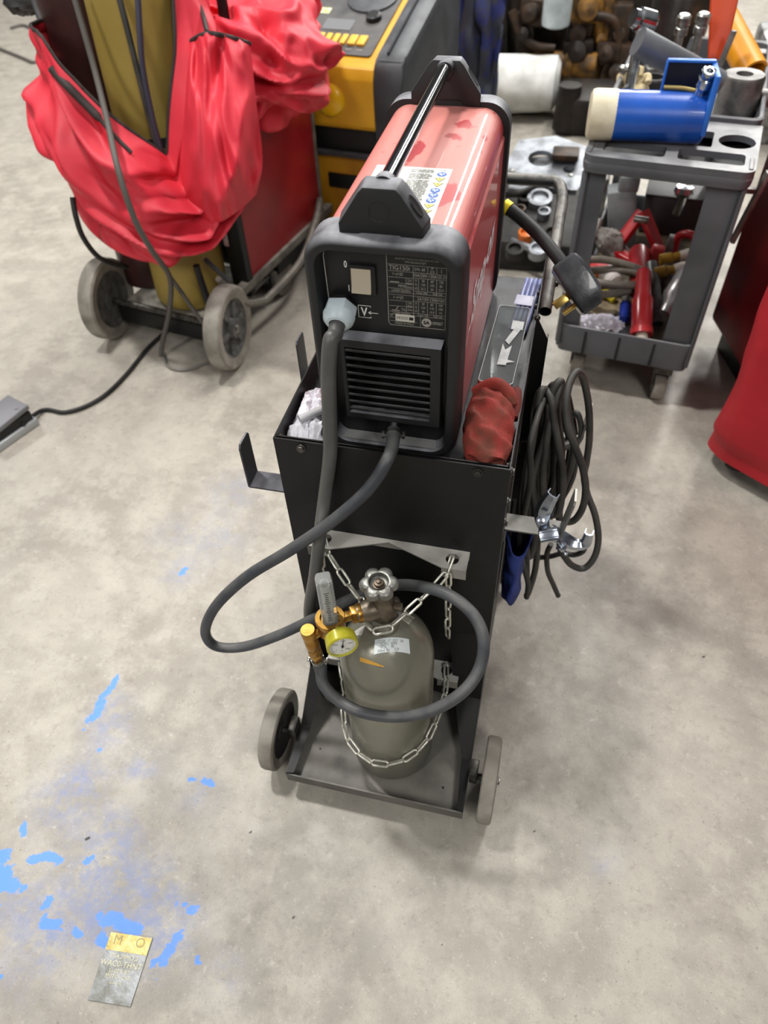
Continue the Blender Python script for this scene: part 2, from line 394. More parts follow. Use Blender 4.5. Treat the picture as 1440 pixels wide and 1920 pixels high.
# push handle: bent tube bolted outside the right and left panels
hp = [(.171, .385, .678), (.171, .43, .69), (.171, .60, .7225), (.170, .665, .738), (.157, .700, .748), (.12, .702, .7495), (0, .702, .7495), (-.12, .702, .7495), (-.157, .700, .748), (-.170, .665, .738), (-.171, .60, .7225), (-.171, .43, .69), (-.171, .385, .678)]
HB = M('handle_black', (40, 40, 42), .45, 0, (54, 53, 52), 20, .1, 300, dust_lit=(140, 136, 128), dust_lit_amt=.75)
mb = MB(); mb.tube(hp, .0105, 12, 6, cap=False); mb.build('push_handle', [HB], cart)
for s in (-1, 1):
    mb = MB(); mb.lathe([(.0105, 0), (.0085, .0), (.0085, .02)], frame((s*.171, .3845, .6778), (0, .96, .26)), 14, False, True); mb.build('tube_mouth', [FACEBLK], cart)
for y, z in ((.405, .683), (.445, .693)): bolt((.181, y, z), (1, 0, 0), .004)
# wheels
def wheel(name, c, r, w, parent, side=1, hubmat=None):
    w0 = w/2; c = Vector(c); T = frame(c, (side, 0, 0), (0, 1, 0))
    b = MB(); b.lathe([(r*.70, -w0*.8), (r*.93, -w0), (r*.985, -w0*.82), (r, -w0*.45), (r, w0*.45), (r*.985, w0*.82), (r*.93, w0), (r*.70, w0*.8)], T, 48, False, False)
    root = b.build(name, [TYRE], parent)
    h = MB(); h.lathe([(0, -w0*.62), (r*.2, -w0*.62), (r*.24, -w0*.4), (r*.6, -w0*.4), (r*.72, -w0*.8), (r*.72, w0*.8), (r*.6, w0*.35), (r*.26, w0*.35), (r*.22, w0*1.1), (0, w0*1.1)], T, 36, False, False)
    for k in range(6):
        a = k*math.pi/3; h.box(c + Vector((side*w0*.45, math.cos(a)*r*.43, math.sin(a)*r*.43)), (w0*.5, r*.10, r*.34), .002, Matrix.Rotation(a-math.pi/2, 3, 'X'))
    h.build('hub', [hubmat or RUB], root)
    bolt(c + Vector((side*w0*1.05, 0, 0)), (side, 0, 0), r*.09, 'axle_nut', STEEL, root)
    return root
wheel('wheel', (.196, -.150, .075), .075, .026, cart, 1)
wheel('wheel', (-.199, -.140, .075), .075, .028, cart, -1)
for s, y_ in ((1, -.150), (-1, -.140)):
    mb = MB(); mb.cyl((s*.161, y_, .075), (s*.213, y_, .075), .006, seg=12); mb.box((s*.168, y_+.004, .086), (.014, .03, .038), .002); mb.build('axle_bracket', [DKSTEEL], cart)
for s in (-1, 1):
    mb = MB(); mb.lathe([(.012, -.008), (.03, -.009), (.032, 0), (.03, .009), (.012, .008)], frame((s*.12, .46, .032), (1, 0, 0)), 24)
    mb.box((s*.12, .46, .062), (.045, .045, .004), .001); mb.box((s*.12-.014, .46, .047), (.003, .028, .03)); mb.box((s*.12+.014, .46, .047), (.003, .028, .03)); mb.build('caster', [RUB], cart)

# ------------------------------------------------------------------ TIG welder
CX = -.0085; ZB = .6545; ZT = .9625; WW = .181; HH = ZT-ZB; ZC = (ZT+ZB)/2
weld = thing('welding_machine', 'red and black portable welding machine with a bar handle standing on the black cart', 'welder', (CX, .25, ZB))
XZp = lambda y: Matrix(((1, 0, 0, CX), (0, 0, 1, y), (0, 1, 0, ZC), (0, 0, 0, 1)))
lp = lambda y, w, h, r, dz=0: [XZp(y) @ Vector((a, b+dz, 0)) for a, b in rr(w, h, r, 8)]
b = MB(); b.ring([lp(.082, WW+.003, HH+.003, .034), lp(.044, WW+.002, HH+.002, .034), lp(.036, WW-.004, HH-.004, .032), lp(.033, WW-.014, HH-.014, .028), lp(.0345, WW-.026, HH-.026, .023), lp(.040, WW-.031, HH-.031, .020), lp(.058, WW-.034, HH-.034, .019), lp(.082, WW-.034, HH-.034, .019)])
b.build('rear_bezel', [PLASTIC], weld, 50)
b = MB(); b.ring([lp(.446, WW+.004, HH+.004, .034), lp(.478, WW+.003, HH+.003, .034), lp(.486, WW-.006, HH-.006, .030), lp(.486, WW-.05, HH-.05, .02), lp(.446, WW-.05, HH-.05, .02)])
b.loft([lp(.470, WW-.04, HH-.04, .02), lp(.474, WW-.04, HH-.04, .02)]); b.build('front_bezel', [PLASTIC], weld, 50)
RED = M('red_enamel', (178, 58, 63), .30, 0, (186, 70, 72), 6, .35, 1500, spec=.6, coat=.3)
def redmat():
    m = RED; nt = m.node_tree; N = nt.nodes; L = nt.links; Bs = N['Principled BSDF']
    g = N.new('ShaderNodeNewGeometry'); s = N.new('ShaderNodeSeparateXYZ'); L.new(g.outputs['True Normal'], s.inputs[0])
    tc = N.new('ShaderNodeTexCoord'); mp = N.new('ShaderNodeMapping'); mp.inputs['Scale'].default_value = (9, 5, 9); mp.inputs['Location'].default_value = (3.1, .4, 1.3); L.new(tc.outputs['Object'], mp.inputs[0])
    n = N.new('ShaderNodeTexNoise'); n.inputs['Scale'].default_value = 1.5; n.inputs['Detail'].default_value = 5; L.new(mp.outputs[0], n.inputs['Vector'])
    r1 = N.new('ShaderNodeMapRange'); r1.inputs[1].default_value = .35; r1.inputs[2].default_value = .8; L.new(s.outputs['Z'], r1.inputs[0])
    r2 = N.new('ShaderNodeMapRange'); r2.inputs[1].default_value = .43; r2.inputs[2].default_value = .455; L.new(n.outputs['Fac'], r2.inputs[0])
    k = N.new('ShaderNodeMath'); k.operation = 'MULTIPLY'; L.new(r1.outputs[0], k.inputs[0]); L.new(r2.outputs[0], k.inputs[1])
    x = N.new('ShaderNodeMix'); x.data_type = 'RGBA'; L.new(k.outputs[0], x.inputs[0])
    src = Bs.inputs['Base Color'].links[0].from_socket; L.new(src, x.inputs[6]); x.inputs[7].default_value = lin((216, 136, 128)); L.new(x.outputs[2], Bs.inputs['Base Color'])
redmat()
HW, Hh = WW-.008, HH-.010
def hl(y):
    o = []
    for a, c in rr(HW, Hh, .031, 10):
        o.append(Vector((CX+a, y, ZC+c)))
    return o
# outline with a small pressed step below each shoulder
def hl2(y):
    o = []
    w, h = HW/2, Hh/2; r = .031; zs = h-.036
    for k in range(11):
        a = R(90*k/10); o.append((w-.003-r+r*math.cos(a), h-r+r*math.sin(a)))
    o2 = [(-x, z) for x, z in o[::-1]]
    pts = [(w, -h), (w, zs-.004), (w-.003, zs)] + o + o2 + [(-w+.003, zs), (-w, zs-.004), (-w, -h)]
    return [Vector((CX+x, y, ZC+z)) for x, z in pts]
b = MB(); b.loft([hl2(.070+.38*k/12) for k in range(13)]); b.build('housing', [RED], weld, 22)
# wordmark on the right side
sideT = Matrix(((0, 0, 1, CX+HW/2+.0006), (1, 0, 0, .270), (0, 1, 0, .805), (0, 0, 0, 1)))
b = MB(); b.text('Snap-on', .066, sideT @ Matrix.Translation((0, .004, 0)), shear=.32, bold=.0016, sx=1.02)
b.flat([sideT @ Vector(q) for q in ((-.128, -.016, 0), (-.045, -.028, 0), (-.128, -.011, 0))]); b.flat([sideT @ Vector(q) for q in ((.085, .012, 0), (.135, .016, 0), (.085, .019, 0))])
b.build('wordmark', [M('white_paint', (226, 214, 216), .5)], weld, 0)
# rear connection face
F = .054
b = MB(); b.prism(rr(WW-.033, HH-.033, .019, 6), XZp(F), .004); 
b.build('connection_panel', [FACEBLK], weld)
fp = lambda x, z, d=0: Vector((x, F-d, z))
faceT = lambda x, z, d=.0008: Matrix(((1, 0, 0, x), (0, 0, -1, F-d), (0, 1, 0, z), (0, 0, 0, 1)))
def ln(b, x0, z0, x1, z1, w=.0005, d=.0008):
    v = Vector((x1-x0, z1-z0)); n = Vector((-v.y, v.x)).normalized()*w/2
    b.flat([fp(x0+n.x, z0+n.y, d), fp(x1+n.x, z1+n.y, d), fp(x1-n.x, z1-n.y, d), fp(x0-n.x, z0-n.y, d)])
b = MB()
LX = -.080; b.tube([fp(LX+.075, .941, .0006), fp(LX+.008, .941, .0006), fp(LX+.002, .9385, .0006), fp(LX, .932, .0006), fp(LX+.002, .85, .0006)], .0004, 5, 1, smooth=False)
b.text('0', .0115, faceT(-.0545, .923), sx=.65, bold=.0002); b.text('I', .0115, faceT(-.0525, .893), sx=.7, bold=.0001)
b.text('V', .016, faceT(-.036, .863), sx=.75, bold=.0004)
for q in ((-.043, .856, -.043, .872), (-.043, .872, -.028, .872), (-.043, .856, -.028, .856), (-.028, .856, -.028, .858), (-.028, .870, -.028, .872), (-.031, .863, -.019, .863), (-.031, .863, -.0275, .865), (-.031, .863, -.0275, .861)): ln(b, *q, .0007)
b.build('panel_print', [WHITE], weld, 0)
# rocker switch
sw = MB(); sw.box(fp(-.0345, .9065, .002), (.031, .005, .037), .001); swo = sw.build('power_switch', [FACEBLK], weld)
sw = MB(); T = XZ(F-.004) @ Matrix.Translation((-.036, .9065, 0)); w_ = .0115
sw.loft([[Vector((-.036+s, F-d, .9065+z)) for z, d in ((-.0145, .003), (-.0145, .0085), (-.004, .0055), (.0145, .0045), (.0145, .003))] for s in (-w_, w_)])
sw.build('rocker', [M('beige_rocker', (172, 160, 142), .45)], swo, 20)
# rating plate
b = MB(); x0, x1, z0, z1 = -.0062, .0625, .850, .940
def rp(u, v): return x0+(x1-x0)*u, z0+(z1-z0)*v          # u right, v up
def rl(u0, v0, u1, v1, w=.0004): ln(b, *rp(u0, v0), *rp(u1, v1), w, .0010)
def rt(u, v, s, size, al='CENTER', sx=.8): x, z = rp(u, v); b.text(s, size, faceT(x, z, .0010), al, sx=sx)
b.m(1)
rl(0, 1, 0, .04, .0007); rl(0, .04, .03, 0, .0007); rl(.03, 0, .99, 0, .0007); rl(.99, 0, .99, .88)
for v in (.875, .785, .49, .455, .165): rl(.02, v, .98, v)
for v in (.7, .62, .545, .37, .29, .205): rl(.02, v, .44, v)
rl(.44, .875, .44, .165); rl(.68, .875, .68, .79); rl(.83, .875, .83, .79); rl(.32, .7, .32, .545); rl(.32, .37, .32, .205)
for u in (.53, .68, .83): rl(u, .71, u, .53); rl(u, .385, u, .205)
rl(.44, .71, .98, .71); rl(.44, .53, .98, .53); rl(.44, .385, .98, .385); rl(.44, .205, .98, .205); rl(.56, .165, .56, 0)
rl(.02, .115, .12, .115); rl(.02, .065, .5, .065)
for v in (.93, .905): pass
rt(.5, .955, 'SNAP-ON TOOLS CO KENOSHA WI USA', .0034); rt(.48, .915, 'TYPE WELDING EQPT', .0032)
rt(.21, .828, 'TIG150i', .0078, sx=.95); rt(.55, .83, 'S/N. 60', .005); rt(.755, .855, 'IP', .0042); rt(.755, .81, '21S', .0046); rt(.905, .83, 'S', .005)
rt(.72, .748, '10A/20V-130A/25.2V', .0056); rt(.18, .745, '1~(=)D', .0052); rt(.25, .58, 'MMA', .0052); rt(.23, .515, '1x230V-50/60Hz', .0042)
rt(.38, .67, 'Uo', .0045); rt(.38, .62, '90V', .0048); rt(.38, .57, 'PEAK', .0034)
for c, col in enumerate((('X', 'I2', 'U2'), ('30', '130', '25.2'), ('60', '105', '24'), ('100', '85', '23.4'))):
    for r_, s in enumerate(col): rt((.485, .605, .755, .905)[c], .678-.055*r_, s, .0044)
rt(.58, .508, 'I1max 24A', .0038); rt(.85, .508, 'I1eff 13A', .0038)
rt(.74, .42, '5A/10V-150A/16V', .0054); rt(.18, .415, '1~(=)D', .0052); rt(.27, .24, 'TIG', .0048); rt(.23, .185, '1x230V-50/60Hz', .004)
rt(.38, .345, 'Uo', .0045); rt(.38, .295, '90V', .0048); rt(.38, .245, 'PEAK', .0034)
for c, col in enumerate((('X', 'I2', 'U2'), ('30', '150', '16'), ('60', '110', '14.4'), ('100', '100', '14'))):
    for r_, s in enumerate(col): rt((.485, .605, .755, .905)[c], .352-.055*r_, s, .0044)
rt(.60, .183, 'I1max 19A', .0036); rt(.86, .183, 'I1eff 12A', .0036); rt(.06, .14, 'N°', .0042); rt(.28, .032, 'MADE IN ITALY', .0042)
rl(.05, .635, .2, .635, .0009); rl(.06, .225, .2, .225, .0009); rl(.13, .23, .18, .29, .0008)
xx, zz = rp(.665, .082); b.prism(circ(.0058, 20), faceT(xx, zz, .0008), .0003); rt(.85, .08, '189007', .0062, sx=.75)
b.m(2); xx, zz = rp(.29, .118); b.prism(rr(.023, .0095, .0008, 2), faceT(xx, zz, .0009), .0004)
b.m(0); xs_, zs_ = rp(.665, .082); b.text('SA', .0065, faceT(xs_, zs_, .0016), bold=.0002); b.text('XR3235', .0052, faceT(rp(.24, .118)[0], zz, .0015), sx=.85); b.box(fp(rp(.40, .118)[0], zz, .0014), (.005, .0002, .004))
b.prism(rr(x1-x0, z1-z0, .002, 3, (x0+x1)/2, (z0+z1)/2), XZ(F-.0002), .0004)
b.build('rating_plate', [FACEBLK, GREYPR, M('label_silver', (186, 182, 172), .5)], weld, 0)
# louvred vent
GX0, GX1, GZ0, GZ1 = -.0665, .0615, .708, .836
b = MB(); yo = F-.016; yi = F-.001
fr_o = [(GX0, GZ0), (GX1, GZ0), (GX1, GZ1), (GX0, GZ1)]; OX0, OX1, OZ0, OZ1 = GX0+.006, GX1-.014, GZ0+.010, GZ1-.015
b.ring([[Vector((x, yi, z)) for x, z in fr_o], [Vector((x+(.0015 if x < 0 else -.0015), yo, z+(.0015 if z < .75 else -.004))) for x, z in fr_o], [Vector((x, yo, z)) for x, z in ((OX0, OZ0), (OX1, OZ0), (OX1, OZ1), (OX0, OZ1))], [Vector((x, yi, z)) for x, z in ((OX0, OZ0), (OX1, OZ0), (OX1, OZ1), (OX0, OZ1))]])
vent = b.build('vent_grille', [PLASTIC], weld, 20)
LOUV = M('louvre_black', (30, 31, 32), .45, 0, (26, 26, 27), 10, dust_lit=(110, 110, 112), dust_lit_amt=.9)
for k in range(9):
    z = OZ0 + (OZ1-OZ0)*(k+.5)/9
    s = MB(); s.loft([[Vector((x, yo+.001, z-.0010)), Vector((x, yo+.001, z+.0012)), Vector((x, yo+.004, z+.0010)), Vector((x, yi-.001, z-.0095)), Vector((x, yi-.001, z-.0115))] for x in (OX0, OX1)]); s.build('louvre', [LOUV], vent, 0)
# lip inside the bottom of the bezel, its grey paints the light on it
b = MB(); b.box((CX, .046, ZB+.017), (WW-.05, .018, .002)); b.build('sill', [M('lit_sill_grey', (108, 108, 108), .5, dust_lit=(150, 150, 148))], weld)
# cable gland and mains lead
gd = Vector((.04, -.86, -.30)).normalized(); g0 = Vector((-.063, F, .872))
GL = M('pale_gland', (190, 202, 208), .4, spec=.5)
b = MB(); T = frame(g0, gd, (1, 0, .1)); b.m(1).prism(circ(.0185, 6), T, .007, .001); b.m(0).prism(circ(.0205, 6), T @ Matrix.Translation((0, 0, .006)), .014, .0015); b.lathe([(.0195, .019), (.018, .026), (.0135, .031), (.0100, .032), (.0092, .026)], T, 24, False, False)
b.build('cable_gland', [GL, FACEBLK], weld, 30)
GREYC = M('grey_cable', (78, 78, 77), .42, 0, (92, 91, 88), 10, .1, 200)
cb = [g0+gd*.022, g0+gd*.042+Vector((-.001, 0, -.004)), PX(620, 640, Y=.005), PX(616, 700, Y=-.004), PX(618, 780, Y=-.008), PX(619, 850, Y=-.018), PX(609, 930, Y=-.018), PX(599, 1010, Y=-.050), PX(590, 1080, Y=-.05), PX(580, 1140, Y=-.045), PX(584, 1200, Y=-.04), PX(600, 1260, Y=-.05), (-.125, -.06, .085), (-.120, -.045, .062), (-.10, -.02, .058)]
b = MB(); b.tube(cb, .0096, 14, 8); b.build('mains_cable', [GREYC], weld, 60)
# gas inlet barb
b = MB(); hb = PX(739, 800, Y=.040); b.cyl(hb+Vector((0, .012, .012)), hb+Vector((0, -.006, -.004)), .007, seg=14); b.build('gas_inlet', [FACEBLK], weld)
# handle: two angular brackets and a bar
def hbracket(y0, y1, name, front):
    b = MB(); zb = ZT-.004; zt = 1.016; cx = -.0105
    o = [(-.050, zb), (-.030, zb), (-.024, zb+.007), (.022, zb+.007), (.028, zb), (.050, zb), (.0505, zb+.016), (.0250, zt-.006), (.019, zt), (-.019, zt), (-.0250, zt-.006), (-.0505, zb+.016)]
    ya, yb = (y0, y1) if front else (y1, y0)
    t = bmesh.new(); sh = .92
    va = [t.verts.new((cx+x*sh, ya, zb+(z-zb)*.97)) for x, z in o]; vb = [t.verts.new((cx+x, yb, z)) for x, z in o]; n = len(o)
    for i in range(n): t.faces.new([va[i], va[(i+1) % n], vb[(i+1) % n], vb[i]])
    t.faces.new(va[::-1]); t.faces.new(vb)
    bmesh.ops.recalc_face_normals(t, faces=t.faces[:]); bmesh.ops.bevel(t, geom=[e for e in t.edges if e.calc_face_angle(0) > .4], offset=.0016, segments=2, affect='EDGES', profile=.5)
    b.merge(t)
    if front:
        b.m(0); T = Matrix(((1, 0, 0, cx-.001), (0, 0, -1, ya), (0, 1, 0, zb+.031), (0, 0, 0, 1))); b.ring([[T @ Vector((r*math.cos(a*math.pi/14), r*math.sin(a*math.pi/14), h)) for a in range(28)] for r, h in ((.0115, -.001), (.0112, .0005), (.0107, .0005), (.0104, -.001))])
        b.lathe([(.0125, 0), (.0125, .012), (.011, .016)], frame((cx, yb-.006, zt-.010), (0, 1, 0)), 20)
    else: b.lathe([(.0125, 0), (.0125, .010), (.0108, .013), (.008, .013)], frame((cx, yb+.002, zt-.010), (0, -1, 0)), 20)
    ob = b.build(name, [PLASTIC], weld, 30)
    # oval drilling in the right-hand slope
    nrm = Vector((.036, 0, .0255)).normalized(); p = Vector((cx+.0362, (ya+yb)/2, zb+.034)); T = frame(p, nrm, (0, 1, 0)) @ Matrix.Diagonal((.82, 1.5, 1, 1))
    h = MB(); h.lathe([(.0092, -.001), (.0088, .0009), (.0080, .0007), (0, .0006)], T, 24, False, False); h.build('drilling', [FACEBLK], ob)
hbracket(.048, .074, 'handle_bracket', True); hbracket(.444, .470, 'handle_bracket', False)
HBAR = M('glossy_black_bar', (22, 24, 27), .14, .3, spec=.9, coat=.6)
b = MB(); b.cyl((-.0105, .070, 1.0060), (-.0115, .448, 1.007), .0090, seg=24); b.build('handle_bar', [HBAR], weld)
# warning sticker
b = MB(); zs = ZC+Hh/2; sx0, sx1, sy0, sy1 = -.060, .036, .086, .236
b.m(0).box(((sx0+sx1)/2, (sy0+sy1)/2, zs+.0003), (sx1-sx0, sy1-sy0, .0008))
zt_ = zs+.0010; rnd = random.Random(3)
def strip(xa, xb, y, w, m=1): b.m(m); b.flat([(xa, y, zt_), (xb, y, zt_), (xb, y+w, zt_), (xa, y+w, zt_)])
y = .228
while y > .092:
    x = -.014
    while x < .012:
        l = rnd.uniform(.003, .010); strip(x, min(x+l, .0145), y, .0011); x += l+.001
    y -= .0030 if rnd.random() > .16 else .0058
for y in (.216, .206, .202, .199, .196): strip(-.053, -.053+rnd.uniform(.009, .014), y, .0009)
strip(.022, .030, .229, .0009)
for k, (y, kind) in enumerate(((.219, 'b'), (.204, 'y'), (.190, 'y'), (.175, 'b'), (.162, 'b'), (.148, 'b'), (.134, 'y'), (.120, 'y'), (.107, 'b'))):
    x = .0255; T = Matrix.Translation((x, y, zt_))
    if kind == 'b':
        b.m(2).flat([T @ Vector((u, v, .0001)) for u, v in circ(.0061, 20)]); b.m(0)
        for q in ((-.002, .001, .0022), (.0022, .0008, .0018), (0, -.0025, .0016)): b.flat([T @ Vector((u, v, .0002)) for u, v in circ(q[2]*.8, 8, q[0], q[1])])
    else:
        b.m(1).flat([T @ Vector((u, v, .0001)) for u, v in ((-.0068, .005), (0, -.0068), (.0068, .005))][::-1]); b.m(3).flat([T @ Vector((u, v, .0002)) for u, v in ((-.0056, .0042), (0, -.0054), (.0056, .0042))][::-1]); b.m(1).flat([T @ Vector((u, v, .0003)) for u, v in circ(.0014, 6, 0, .0012)])
b.build('warning_sticker', [M('sticker_white', (236, 236, 230), .5), M('sticker_ink', (104, 100, 92), .6), M('sticker_blue', (74, 108, 178), .5), M('sticker_yellow', (222, 206, 100), .5)], weld, 0, recalc=False)
# ------------------------------------------------------------------ gas cylinder
GAX, GAY = .012, -.110; GZ = .0485; GR = .073
GASM = M('grey_gas_paint', (132, 131, 117), .25, .15, (104, 102, 90), 4, .15, 90, dust_lit=(150, 148, 134), dust_lit_amt=.45, contrast=(.3, .7))
cyl_ = thing('gas_cylinder', 'small grey gas cylinder standing chained on the tray of the black cart', 'gas cylinder', (GAX, GAY, GZ))
def zdome(r): return .368 + .087*math.sqrt(max(0, 1-(r/GR)**2))
gT = Matrix.Translation((GAX, GAY, 0))
prof = [(0, GZ), (.060, GZ), (.067, GZ+.002), (.0715, GZ+.007), (GR, GZ+.014), (GR, .2), (GR, .368)] + [(GR*math.cos(R(a)), .368+.087*math.sin(R(a))) for a in range(8, 76, 6)] + [(.0215, zdome(.0215)), (.0215, .466), (.0195, .468), (0, .468)]
b = MB(); b.lathe(prof, gT, 56, False, False); b.build('bottle', [GASM], cyl_, 40)
VAL = M('tarnished_valve', (122, 112, 98), .42, .7, (96, 86, 74), 40, .15, 200)
VX, VY = .010, -.104; od = Vector((-.86, -.50, 0)).normalized(); VZ = .487
b = MB(); b.lathe([(.0, .460), (.017, .460), (.018, .470), (.0165, .500), (.013, .508), (.0125, .520), (.009, .524), (.006, .535), (0, .535)], Matrix.Translation((VX, VY, 0)), 24, False, False)
b.lathe([(.013, .0), (.0165, .010), (.0165, .026), (.0145, .030), (.0135, .040)], frame((VX, VY, VZ), od), 24, False, True)
b.lathe([(.010, 0), (.010, .020), (.007, .024), (0, .024)], frame((VX, VY, VZ), -od), 16, False, False)
b.box((VX+.022, VY-.002, .497), (.012, .010, .008), .0015)
b.build('valve', [VAL], cyl_, 35)
HWM = M('cast_handwheel', (142, 142, 136), .4, .6, (112, 111, 105), 50, .3, 150)
b = MB(); n = 84
hwc = Vector((VX-.004, VY-.001, .5405)); tilt = Matrix.Translation(hwc) @ Matrix.Rotation(R(5), 4, 'X') @ Matrix.Rotation(R(14), 4, 'Z')
def lobe(a, out, z): return tilt @ Vector(((.0210+out+.0062*abs(math.cos(3*a))**.75)*math.cos(a), (.0210+out+.0062*abs(math.cos(3*a))**.75)*math.sin(a), z))
def ringp(a, r, z): return tilt @ Vector((r*math.cos(a), r*math.sin(a), z))
AN = [2*math.pi*k/n for k in range(n)]
loops = [[ringp(a, .006, -.006) for a in AN], [ringp(a, .012, -.0062) for a in AN], [lobe(a, -.006, -.0075) for a in AN], [lobe(a, -.0015, -.0060) for a in AN], [lobe(a, .0004, -.0025) for a in AN], [lobe(a, .0004, .0015) for a in AN], [lobe(a, -.0012, .0050) for a in AN], [lobe(a, -.0042, .0072) for a in AN], [ringp(a, .0160, .0082) for a in AN], [ringp(a, .0142, .0078) for a in AN], [ringp(a, .0132, .0060) for a in AN], [ringp(a, .0126, .0005) for a in AN], [ringp(a, .0100, -.0008) for a in AN]]
b.loft(loops, True, True)
hwo = b.build('handwheel', [HWM], cyl_, 45)
b = MB(); b.lathe([(.0086, -.0008), (.0086, .0012), (.0068, .0016), (.0064, .0060), (.0036, .0066), (.0030, .0088), (.0012, .0092), (0, .0090)], tilt, 20, False, False); b.build('spindle_nut', [M('brown_nut', (96, 84, 72), .4, .7)], hwo, 30)
# stickers following the shoulder
def on_dome(x, y, d=.0006):
    r = math.hypot(x-GAX, y-GAY); return Vector((x, y, zdome(min(r, GR))+d))
def dome_px(px, py):
    d = _ray(px, py); t = .6; best = None
    while t < 2.0:
        p = CAM+d*t; r = math.hypot(p.x-GAX, p.y-GAY)
        if r < GR and p.z < zdome(r): return p
        g = max(r-GR, 0)+max(p.z-zdome(min(r, GR)), 0)
        if best is None or g < best[0]: best = (g, p)
        t += .0005
    return best[1]
def dome_sticker(name, quad, mats, texts, ink=1, th=.0006):
    q = [dome_px(*c) for c in quad]                              # tl, tr, br, bl
    def uv(u, v):
        p = (q[0]*(1-u)+q[1]*u)*(1-v)+(q[3]*(1-u)+q[2]*u)*v
        return on_dome(p.x, p.y, th)
    b = MB(); nu, nv = 14, 8
    b.m(0).grid(lambda u, v: uv(u, v), nu, nv)
    b.m(ink)
    for s, u, v, sz in texts:
        c = bpy.data.curves.new('t', 'FONT'); c.body = s; c.size = sz; c.align_x = 'LEFT'; c.align_y = 'CENTER'
        o = bpy.data.objects.new('t', c); me_ = o.to_mesh(); w = (q[1]-q[0]).length; h = (q[3]-q[0]).length
        vs = []
        for vt in me_.vertices:
            p = uv(u+vt.co.x*.8/w, v-vt.co.y/h); vs.append(b.bm.verts.new(p+Vector((0, -.0002, .0004))))
        for f in me_.polygons: b._f([vs[i] for i in f.vertices])
        o.to_mesh_clear(); bpy.data.objects.remove(o); bpy.data.curves.remove(c)
    return b.build(name, mats, cyl_, 0, recalc=False)
PAPER = M('paper_white', (222, 228, 228), .5); INKG = M('label_ink', (128, 132, 134), .6)
dome_sticker('fill_label', [(703, 1200), (767, 1199), (769, 1227), (701, 1228)], [PAPER, INKG], [('Cyl#  17  027  24', .12, .24, .0062), ('SDPU  BM4', .17, .45, .0062), ('VOL    40', .17, .65, .0062), ('Filled By     CP', .10, .86, .0062)])
dome_sticker('corner_label', [(744, 1146), (778, 1159), (766, 1172), (744, 1156)], [M('label_tan', (190, 186, 172), .5), M('label_dark_ink', (60, 56, 50), .6)], [('UN1006', .45, .35, .006), ('ARGON', .5, .7, .005)])
dome_sticker('torn_label', [(662, 1186), (686, 1172), (678, 1192), (656, 1194)], [M('label_torn', (196, 196, 190), .6), INKG], [])
b = MB()
def wall_px(px, py, d=.0008):
    dd = _ray(px, py); a_ = dd.x**2+dd.y**2; o = CAM-Vector((GAX, GAY, 0)); bb = 2*(o.x*dd.x+o.y*dd.y); cc = o.x**2+o.y**2-(GR+d)**2
    t = (-bb-math.sqrt(bb*bb-4*a_*cc))/(2*a_); return CAM+dd*t
nn = 10; top = []; bot = []
for k in range(nn+1):
    t = k/nn; x = 675+45*t; y = 1236+14*t; w = 4.2*(1-.75*t*t)
    top.append(dome_px(x, y-w)+Vector((0, -.0005, .0006))); bot.append(dome_px(x, y+w)+Vector((0, -.0005, .0006)))
for k in range(nn): b.flat([top[k], top[k+1], bot[k+1], bot[k]])
b.build('paint_chip', [M('ochre_chip', (186, 140, 58), .6)], cyl_, 0, recalc=False)

# ------------------------------------------------------------------ flow regulator
rc = Vector((VX, VY, VZ)) + od*.078
reg = thing('flow_regulator', 'brass flow regulator with clear tube and yellow gauge screwed to the grey cylinder', 'regulator', tuple(rc))
b = MB(); b.prism(circ(.0145, 6), frame(Vector((VX, VY, VZ))+od*.036, od), .012, .0012); b.lathe([(.0135, 0), (.0145, .003), (.0145, .008)], frame(Vector((VX, VY, VZ))+od*.030, od), 20)
b.build('inlet_nut', [BRASS], reg, 30)
b = MB(); b.prism(circ(.0085, 6), frame(Vector((VX, VY, VZ))+od*.046, od), .022, .0006); b.build('inlet_stem', [BRASS], reg, 30)
rT = Matrix.Translation((rc.x, rc.y, 0)); zc = VZ
b = MB(); b.lathe([(0, zc-.060), (.008, zc-.060), (.0105, zc-.052), (.0125, zc-.032), (.016, zc-.024), (.0205, zc-.020), (.0205, zc-.002), (.0215, zc), (.0215, zc+.008), (.0205, zc+.0095), (.0145, zc+.0095), (.0145, zc+.004), (0, zc+.004)], rT, 32, False, False)
b.build('body', [BRASS], reg, 35)
ACR = M('clear_acrylic', (240, 242, 240), .05, 0, trans=.78, ior=1.2)
tb = MB()
def sq(w, z): return [rT @ Vector((x, y, z)) for x, y in [(a*math.cos(R(25))-c*math.sin(R(25)), a*math.sin(R(25))+c*math.cos(R(25))) for a, c in rr(w, w, w*.16, 2)]]
tb.loft([sq(.0225, zc+.004), sq(.0225, zc+.094), sq(.019, zc+.101), sq(.012, zc+.1015)], True, True)
ft = tb.build('flow_tube', [ACR], reg, 30)
tb = MB(); tb.lathe([(.0062, zc+.006), (.0062, zc+.088), (.0048, zc+.088), (.0048, zc+.006)], rT, 16, False, False); tb.build('inner_tube', [M('frosted_tube', (214, 216, 210), .3, trans=.6)], ft)
tb = MB()
for k in range(16): tb.box(rT @ Vector((.0115*math.sin(R(25)), -.0115*math.cos(R(25)), zc+.018+.0042*k)), (.0075 if k % 5 == 0 else .0045, .0006, .0006), 0, Matrix.Rotation(R(25), 3, 'Z'))
tb.build('scale_marks', [FACEBLK], ft, 0)
tb = MB(); tb.ball(rT @ Vector((0, 0, zc+.012)), .0044, seg=14); tb.build('float_ball', [CHROME], ft)
